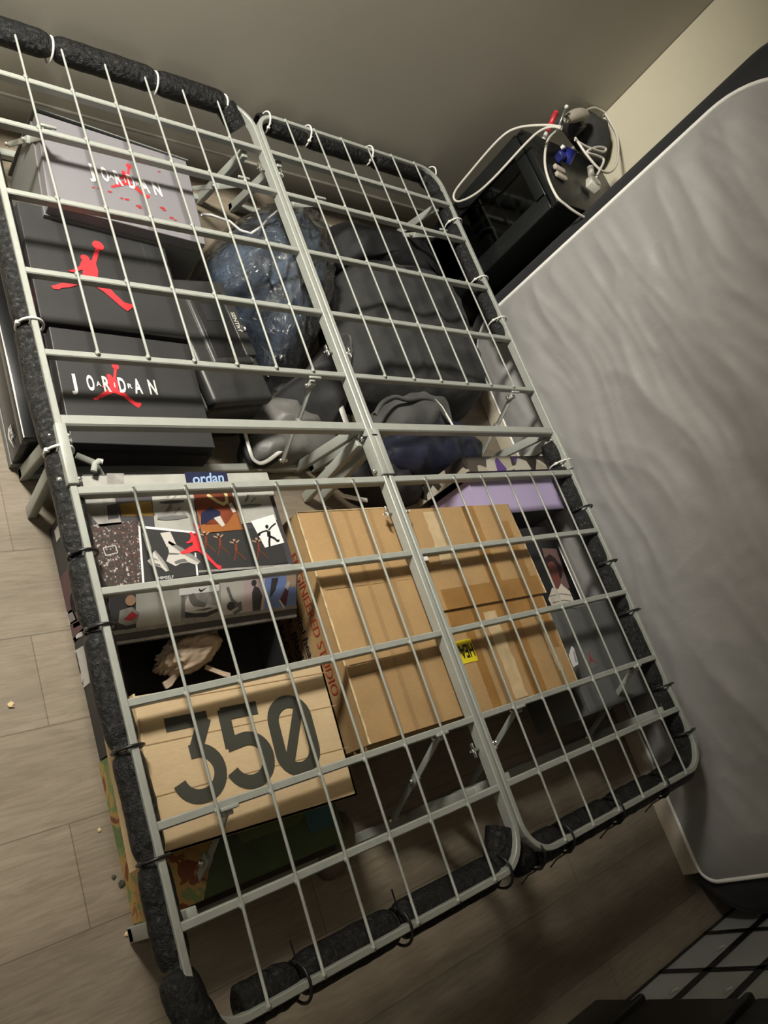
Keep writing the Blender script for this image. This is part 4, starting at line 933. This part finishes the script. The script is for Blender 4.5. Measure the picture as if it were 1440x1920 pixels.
# grey shoe box, right foot side
qG=[(.500,-.455),(.803,-.455),(.790,-.742),(.500,-.742)]
t=thing('shoe_box','dark grey shoe box with a small red figure in a round clear sticker','shoe box',(.50,-.742,0))
MB().prism(grow(qG,-.004),0,.16,greylip).build('box_base',t)
b=MB(); b.prism(qG,.165,.2,greydk)
fr,w,h=unit(((0.5900,-0.6080,0.2000),(0.0440,0.0000,0.0000),(0.0040,0.0340,0.0000))); 
b.decal(circle(0,.004,.030,28),fr,mat('clear_round_sticker',(.14,.142,.138),.25),.0008); leaping_mark(b,fr,redd,.00030,.0014)
b.xy([(.79,-.47),(.792,-.47),(.787,-.5),(.785,-.5)],.2,gry)
b.build('lid',t,bev=.002)

# ------------------------------------------------------------------ mattress standing on its side
mx0=.872; my0,my1=-1.40,.69; mz1=1.37; MT=.215
t=thing('mattress','mattress standing on its long edge with grey fabric underside and white piping','mattress',(mx0,my0,0))
def rrect(y0,y1,z0,z1,R,n=10):
    pts=[]
    for cy,cz,a0 in ((y1-R,z1-R,0),(y0+R,z1-R,90),(y0+R,z0+R,180),(y1-R,z0+R,270)):
        for i in range(n+1):
            a=math.radians(a0+90*i/n); pts.append((cy+R*math.cos(a),cz+R*math.sin(a)))
    return pts
# body: stacked rounded rectangles across the thickness
prof=[(.004,-.10),(.0,-.082),(.004,-.055),(.022,-.018),(.05,.0),(MT-.05,.0),(MT-.015,-.015),(MT,-.05)]
b=MB(); vs=[];n=None
for dx,ins in prof:
    p=rrect(my0-ins,my1+ins,-ins*.55 if ins<0 else 0,mz1+ins,.16 if ins>-.07 else .17); n=len(p)
    vs+=[(mx0+dx,y,max(z,.0)) for y,z in p]
fs=[[r*n+k,(r+1)*n+k,(r+1)*n+(k+1)%n,r*n+(k+1)%n] for r in range(len(prof)-1) for k in range(n)]
fs.append(list(range(n))); fs.append([(len(prof)-1)*n+k for k in range(n)][::-1])
b.add(vs,fs,bandm,True); b.build('side_border',t)
# underside panel with soft folds
py0,py1,pz0,pz1=my0+.112,my1-.075,.055,1.32
RAD={'th':.25,'bh':.15,'bf':.05,'tf':.2}   # corner radii: top head, bottom head, bottom foot, top foot
def yspan(z):
    lo,hi=py0,py1
    def cut(dist,Rr): return Rr-math.sqrt(max(0,Rr*Rr-(Rr-dist)**2)) if dist<Rr else 0
    hi-=cut(pz1-z,RAD['th'])+cut(z-pz0,RAD['bh']); lo+=cut(z-pz0,RAD['bf'])+cut(pz1-z,RAD['tf']); return lo,hi
NY,NZ=260,170; vs=[]
for j in range(NZ+1):
    v_=j/NZ; z=pz0+(pz1-pz0)*v_; lo,hi=yspan(z)
    for i in range(NY+1):
        u_=i/NY; y=lo+(hi-lo)*u_
        e=clamp(min(y-lo,hi-y,z-pz0,pz1-z)/.10,0,1); e=e*(2-e)
        # long folds fan out from the lower head corner
        ang=math.atan2(z-.30,3.2-y); rad_=math.hypot(z-.30,3.2-y)
        wq=noise.noise(Vector((y*2.2,z*2.2,3)))
        q=Vector((ang*17+.8*wq,rad_*1.1,1.7)); w1=1-abs(noise.noise(q))*2.4
        q=Vector((ang*60+1.2*noise.noise(Vector((y*3,z*3,9))),rad_*2.4,5.1)); w2=1-abs(noise.noise(q))*2.4
        q=Vector((y*5+z*3,z*7-y*2+1.2*wq,8.1)); w3=1-abs(noise.noise(q))*2.4
        x=mx0-.004-e*(.016+.010*w1+.0028*w2+.0035*w3+.0012*noise.noise(Vector((y*22,z*22,0))))
        x-= .03*clamp((.22-z)/.22,0,1)*clamp((y+.9)/.5,0,1)*e
        vs.append((x,y,z))
fs=[]
for j in range(NZ):
    for i in range(NY):
        a=j*(NY+1)+i; fs.append([a,a+1,a+NY+2,a+NY+1])
b=MB(); b.add(vs,fs,panelm,True); b.build('fabric_panel',t)
pp=[]
for cy,cz,Rr,a0 in ((py1-RAD['th'],pz1-RAD['th'],RAD['th'],0),(py0+RAD['tf'],pz1-RAD['tf'],RAD['tf'],90),(py0+RAD['bf'],pz0+RAD['bf'],RAD['bf'],180),(py1-RAD['bh'],pz0+RAD['bh'],RAD['bh'],270)):
    for i in range(15):
        a=math.radians(a0+90*i/14); pp.append((cy+Rr*math.cos(a),cz+Rr*math.sin(a)))
b=MB(); b.tube([(mx0-.004,y,z) for y,z in pp],.0065,pipem,10,closed=True); b.build('piping',t)
b=MB(); vs=[]; n=40
for i in range(n+1):
    y=py0+.03+(py1-py0-.06)*i/n; wv=.004*noise.noise(Vector((y*7,0,0))); hgt=.05+.012*clamp((-1.0-y)/.3,0,1)
    vs+=[(mx0-.010+wv,y,.001),(mx0-.012+wv,y,hgt*.6),(mx0-.004,y,hgt)]
fs=[]
for i in range(n): fs+=[[3*i,3*i+1,3*i+4,3*i+3],[3*i+1,3*i+2,3*i+5,3*i+4]]
b.add(vs,fs,beige,True); b.build('bottom_border',t)

# ------------------------------------------------------------------ black glass-fronted cabinet with cables on top
t=thing('cabinet','small black cabinet with a glass side panel in the corner behind the mattress','cabinet',(.825,.70,0))
X0,X1,Y0,Y1,ZT=.825,1.255,.725,1.03,.60
cab=mat('black_lacquer',(.008,.009,.009),.3,0,6,.2); 
b=MB(); b.box(((X0+X1)/2+.004,(Y0+Y1)/2,ZT-.012),(X1-X0,Y1-Y0,.024),cab,.004); b.build('cabinet_top',t)
b=MB(); b.box(((X0+X1)/2,Y1-.01,ZT/2-.012),(X1-X0-.02,.018,ZT-.026),cab); b.box((X1-.012,(Y0+Y1)/2,ZT/2-.012),(.018,Y1-Y0-.02,ZT-.026),cab); b.box(((X0+X1)/2,Y0+.01,ZT/2-.012),(X1-X0-.02,.018,ZT-.026),cab); b.box(((X0+X1)/2,(Y0+Y1)/2,.012),(X1-X0-.02,Y1-Y0-.02,.022),cab); b.build('cabinet_shell',t)
fd=b=MB(); 
for yy,w_ in ((Y0+.03,.06),(Y1-.03,.06)): b.box((X0+.008,yy,ZT/2-.012),(.016,w_,ZT-.03),cab,.002)
for zz_,h_ in ((.05,.09),(.555,.04)): b.box((X0+.008,(Y0+Y1)/2,zz_),(.016,Y1-Y0-.1,h_),cab,.002)
b.box((X0+.004,(Y0+Y1)/2,.22),(.012,Y1-Y0-.04,.03),cab,.004); dfr=b.build('door_frame',t)
glass,nt,bb2=newmat('smoked_glass'); nt.nodes.remove(bb2); out=nt.nodes['Material Output']; tr=nt.nodes.new('ShaderNodeBsdfTransparent'); tr.inputs['Color'].default_value=(.32,.34,.33,1); gl=nt.nodes.new('ShaderNodeBsdfGlossy'); gl.inputs['Roughness'].default_value=.08; mxs=nt.nodes.new('ShaderNodeMixShader'); mxs.inputs[0].default_value=.07
nt.links.new(tr.outputs[0],mxs.inputs[1]); nt.links.new(gl.outputs[0],mxs.inputs[2]); nt.links.new(mxs.outputs[0],out.inputs['Surface'])
b=MB(); b.box((X0+.010,(Y0+Y1)/2,.315),(.003,Y1-Y0-.11,.44),glass); b.build('glass_panel',dfr)
b=MB(); b.box((X0+.05,Y1-.11,.40),(.02,.02,.30),mat('dull_wood_strip',(.16,.13,.09),.6)); b.box((X0+.2,Y0+.2,.20),(.2,.2,.15),mat('dim_grey_item',(.10,.11,.10),.6),.02); b.build('inner_post',t)
# things on the cabinet
cable_w=mat('white_cable_jacket',(.62,.60,.54),.45)
def smooth(pp,k=6,it=3):
    pts=[]; M=len(pp); P=[Vector(p) for p in pp]
    for i in range(M-1):
        a=P[max(i-1,0)];b_=P[i];c=P[i+1];d=P[min(i+2,M-1)]
        for j in range(k):
            f=j/k; pts.append(.5*((2*b_)+(c-a)*f+(2*a-5*b_+4*c-d)*f*f+(3*b_-a-3*c+d)*f**3))
    return pts+[P[-1]]
c1=[(0.8000,0.8920,0.7290),(0.8000,0.9470,0.6830),(0.8000,1.0190,0.6030)]+[(0.7900,1.0370,0.5330),(0.7900,1.0370,0.3840),(0.7900,1.0290,0.3000),(0.7900,0.9930,0.2970),(0.7900,0.9580,0.3680),(0.7900,0.9450,0.4560)]+[(0.8000,0.9510,0.6020),(0.8000,0.9430,0.6630),(0.8000,0.9190,0.7030),(0.8000,0.8880,0.7260)]
c1=[(x,min(y,1.10),z) for x,y,z in c1]
b=MB(); b.tube(smooth(c1),.0042,cable_w,8)
c2=[(1.0430,1.0830,0.6250),(0.9300,1.0000,0.6250),(0.8630,0.9270,0.6250),(0.8070,0.8420,0.6250),(0.7820,0.7700,0.6250),(0.7810,0.7060,0.6250),(0.8120,0.6820,0.6250),(0.8460,0.6650,0.6250),(0.8980,0.6510,0.6250)]
b.tube(smooth([(x,y,z) for x,y,z in c2]),.0042,cable_w,8)
c3=[(1.1290,1.1200,0.7000),(1.2100,1.1660,0.7000),(1.2960,1.1910,0.7000),(1.3170,1.1500,0.7000),(1.2630,1.0470,0.7000),(1.1570,0.9010,0.7000),(1.0530,0.8180,0.7000),(0.9830,0.8050,0.7000),(0.9440,0.8560,0.7000),(0.9260,0.9220,0.7000)]
b.tube(smooth([(min(x,1.27),min(y,1.16),z) for x,y,z in c3]),.0042,cable_w,8)
c4=[(0.9180,0.9100,0.7000),(0.9750,0.9000,0.7000),(1.0740,0.9100,0.7000),(1.1100,0.9380,0.7000),(1.0450,0.9210,0.7000),(0.9550,0.8700,0.7000),(1.0180,0.8750,0.7000),(1.0490,0.8670,0.7000),(0.9830,0.8050,0.7000),(0.9320,0.7630,0.7000)]
b.tube(smooth([(min(x,1.27),min(y,1.16),z) for x,y,z in c4]),.0042,cable_w,8)
tag(b.build('power_cable'),'long white power cable looping over the black corner cabinet','cable')
pc=[(1.0670,0.8390)][0]
b=MB(); b.box((pc[0],pc[1],.625),(.045,.05,.03),cable_w,.005,rz=-.6,seg=3); b.cyl((pc[0]+.005,pc[1]+.03,.63),(pc[0]+.01,pc[1]+.065,.64),.011,cable_w,14); b.box((pc[0],pc[1],.6415),(.028,.03,.001),offw)
tag(b.build('power_adapter'),'square white plug adapter on the cabinet beside the mattress','plug')
def at3(l,dz=0): return (l[0][0],l[0][1],l[0][2]+dz)
pA=[(1.1940,1.1530)][0]
b=MB(); mound(b,[(pA[0]-.10,min(pA[1]+.09,1.14)),(pA[0],min(pA[1]+.12,1.15)),(pA[0]+.12,1.12),(pA[0]+.12,pA[1]-.03),(pA[0]+.05,pA[1]-.16),(pA[0]-.04,pA[1]-.12),(pA[0]-.10,pA[1])],.60,.10,mat('black_mesh_cloth',(.03,.03,.03),.8,0,60,.2,.4,300,.001),14,70,51,.01,10)
tag(b.build('pouch'),'dark cloth pouch in the corner under the white cables','pouch')
pA=[(1.0450,1.0650,0.7000)][0]
b=MB(); b.tube(smooth([(pA[0]-.06,pA[1]-.02,.68),(pA[0],pA[1],.70),(pA[0]+.05,pA[1]+.01,.705)],6),lambda t_:.022*math.sin(PI*clamp(t_*.86+.1,0,1))**.5,mat('pale_fabric_glove',(.33,.30,.25),.8,0,20,.1,.4,90,.002),14)
tag(b.build('pale_sleeve'),'pale beige cloth sleeve on the cabinet top','cloth')
pA=[(0.8650,1.0020,0.7000)][0]
b=MB(); b.cyl((pA[0]-.012,pA[1]-.04,.66),(pA[0]+.006,pA[1],.705),.009,mat('red_plastic',(.45,.03,.04),.35),14); b.ball((pA[0]+.006,pA[1],.705),.009,_cache['red_plastic'],2); b.cyl((pA[0]-.014,pA[1]-.05,.64),(pA[0]-.012,pA[1]-.04,.66),.007,white_tie,12)
tag(b.build('marker_pen'),'red handled tool standing among the items on the cabinet','tool')
pA=[(0.9520,1.0520,0.7000)][0]
b=MB(); b.cyl((pA[0]-.012,pA[1]-.05,.65),(pA[0],pA[1],.71),.0035,metal_dk,10); b.ball((pA[0],pA[1],.712),.007,plain_w,2)
tag(b.build('metal_rod'),'thin metal rod with a pale tip beside the red tool','rod')
pA=[(1.0750,1.0670,0.6400)][0]
b=MB(); b.box((pA[0],pA[1],.655),(.05,.055,.06),mat('black_rubber',(.01,.01,.011),.5),.008,rz=.5,seg=3)
tag(b.build('velcro_strap'),'black strap bundling the white cables together','strap')
pA=[(0.9540,0.9160,0.6200)][0]; bp_=mat('blue_plastic',(.02,.03,.22),.35)
b=MB(); b.cyl((pA[0]+.02,pA[1],.615),(pA[0]+.02,pA[1]+.02,.655),.020,bp_,20); b.box((pA[0]-.015,pA[1]+.005,.625),(.03,.03,.03),bp_,.005,rz=.4); b.box((pA[0]-.02,pA[1]+.02,.648),(.012,.012,.012),white,.002)
tag(b.build('blue_cap'),'blue plastic bottle cap and clip on the cabinet top','cap')
for k,(px_,py_) in enumerate([(0.9170,0.8730),(0.9110,0.8550)]):
    b=MB(); b.box((px_,py_-.012*k,.612-.003*k),(.05,.02,.014),mat('cream_plastic',(.42,.38,.32),.4),.005,rz=-.25,seg=3)
    tag(b.build('white_connector'),('cream plastic connector block just below the blue cap','slim cream connector lying in front of the other on the cabinet edge')[k],'connector')

# thin white rod leaning near the mattress foot of the cabinet
b=MB(); rp=[(0.9850,0.7320,0.1000)][0]; rq=[(0.9260,0.5920,0.0200)][0]; b.cyl(rp,rq,.005,plain_w,10)
tag(b.build('white_rod'),'thin white rod leaning beside the lower corner of the mattress','rod')

# ------------------------------------------------------------------ clear-fronted shoe crates, bottom right
frost,nt,bb2=newmat('frosted_crate_front')
bb2.inputs['Base Color'].default_value=(.55,.56,.55,1); bb2.inputs['Roughness'].default_value=.25
bb2.inputs['Alpha'].default_value=.5
crk=mat('black_crate_plastic',(.008,.008,.008),.4)
xe=[.35,.597,.844,1.09]; zr=[.0,.15,.30,.45,.60]
for i in range(3):
    for j in range(4):
        x0_,x1_=xe[i],xe[i+1]; z0_,z1_=zr[j],zr[j+1]
        if i==0 and False: continue
        rowname=('bottom','second','third','top')[j]; colname=('left','middle','right')[i]
        t=thing('shoe_crate','clear fronted black shoe crate, %s row, %s column of the stack'%(rowname,colname),'shoe crate',((x0_+x1_)/2,-1.5,z0_),'clear fronted shoe crates in the dark corner')
        b=MB(); cxm=(x0_+x1_)/2; czm=(z0_+z1_)/2; W_=x1_-x0_-.002; H_=z1_-z0_-.001
        b.box((cxm,-1.745,czm),(W_,.006,H_),crk); b.box((x0_+.005,-1.58,czm),(.006,.33,H_),crk); b.box((x1_-.005,-1.58,czm),(.006,.33,H_),crk); b.box((cxm,-1.58,z0_+.004),(W_,.33,.006),crk); b.box((cxm,-1.58,z1_-.005),(W_,.33,.006),crk)
        for zz_ in (z0_+.006,z1_-.006): b.box((cxm,-1.416,zz_),(W_,.010,.011),crk)
        for xx_ in (x0_+.006,x1_-.006): b.box((xx_,-1.416,czm),(.010,.010,H_),crk)
        b.build('crate_body',t)
        b=MB(); b.box((cxm,-1.415,czm),(W_-.02,.003,H_-.02),frost); b.tube([(cxm-.02,-1.411,z1_-.026),(cxm,-1.409,z1_-.03),(cxm+.02,-1.411,z1_-.026)],.003,frost,8); b.build('front_door',t)
        c_=[(.30,.26,.27),(.24,.26,.28),(.34,.36,.16),(.4,.4,.4)][(i*3+j)%4]
        sh=mat('crate_shoe_%d'%((i*3+j)%4),c_,.6)
        b=MB(); b.tube([(cxm-.07,-1.50,z0_+.045),(cxm-.02,-1.50,z0_+.05),(cxm+.04,-1.50,z0_+.065),(cxm+.08,-1.50,z0_+.07)],lambda q_:.028+.018*q_,sh,14,squash=(1,1)); b.box((cxm,-1.50,z0_+.018),(.20,.07,.022),white,.009,seg=3)
        tag(b.build('sneaker'),'sneaker stored in the %s row, %s column crate'%(rowname,colname),'shoe','sneakers inside the clear crates')
# closed black bins next to the crates
for k,(z0_,z1_) in enumerate(((0,.15),(.155,.43),(.435,.60))):
    t=thing('storage_bin',('bottom','middle','top')[k]+' closed black storage bin of the stack beside the clear crates','storage bin',(.15,-1.545,z0_))
    b=MB(); b.box((.15,-1.545,(z0_+z1_)/2-.006),(.37,.36,z1_-z0_-.016),crk,.008,seg=3); b.build('bin_body',t)
    b=MB(); b.box((.15,-1.545,z1_-.010),(.388,.376,.018),crk,.006,seg=3); b.build('bin_lid',t)

# little debris on the floor
for k,((x,y),r_,mm,lb) in enumerate(zip([(-0.8320,-0.3610),(-0.7180,-0.7080),(-0.7070,-0.7230),(-0.7250,-0.6220),(-0.7170,-0.8060)],(.006,.004,.006,.0035,.004),(torn,ink,ink,torn,torn),('pale crumb on the floor left of the bed, the largest','small dark crumb by the painted picture box','dark lint lump beside the picture box corner','small pale crumb on the plank seam','pale crumb near the foot of the bed leg'))):
    b=MB(); bm_=bmesh.new(); bmesh.ops.create_icosphere(bm_,subdivisions=2,radius=r_)
    for v in bm_.verts: v.co*=1+.5*noise.noise(v.co*300+Vector((k,0,0))); v.co.z=v.co.z*.45+r_*.4; v.co+=Vector((x,y,0))
    b.bm(bm_,mm); tag(b.build('crumb'),lb,'debris')

# ------------------------------------------------------------------ light and camera
ld=bpy.data.lights.new('room_lamp','SPOT'); ld.energy=400; ld.color=(1,.95,.84); ld.shadow_soft_size=.19
ld.spot_size=math.radians(125.5); ld.spot_blend=.52
lo=bpy.data.objects.new('room_lamp',ld); C.objects.link(lo); lo.location=(-1.30,1.06,1.90)
lo.rotation_euler=Vector((.34,.18,-1)).to_track_quat('-Z','Y').to_euler()
l2=bpy.data.lights.new('added_left_fill','AREA'); l2.energy=5.5; l2.color=(1,.93,.82); l2.shape='RECTANGLE'; l2.size=.7; l2.size_y=1.2  # added fill to brighten the left floor, no doorway there
lo=bpy.data.objects.new('added_left_fill',l2); C.objects.link(lo); lo.location=(-2.4,-.3,.95)
lo.rotation_euler=(Vector((-.8,-.5,0))-lo.location).to_track_quat('-Z','Y').to_euler()
wd=bpy.data.worlds.new('w'); bpy.context.scene.world=wd; wd.use_nodes=True
wd.node_tree.nodes['Background'].inputs[0].default_value=(1,.95,.85,1); wd.node_tree.nodes['Background'].inputs[1].default_value=.0
cd=bpy.data.cameras.new('camera'); co=bpy.data.objects.new('camera',cd); C.objects.link(co)
R_=((.75082625,-.32782519,.57340264),(.05544604,.89635319,.43985986),(-.65816843,-.29846542,.69118211))
M=Matrix(((R_[0][0],R_[1][0],R_[2][0],-1.24037),(R_[0][1],R_[1][1],R_[2][1],-.69646),(R_[0][2],R_[1][2],R_[2][2],1.54435),(0,0,0,1)))
co.matrix_world=M; cd.sensor_fit='VERTICAL'; cd.sensor_height=36; cd.lens=1458.84*36/1920; cd.clip_start=.02
sc_=bpy.context.scene; sc_.camera=co
sc_.view_settings.view_transform='Standard'; sc_.view_settings.look='None'; sc_.view_settings.exposure=0; sc_.view_settings.gamma=1
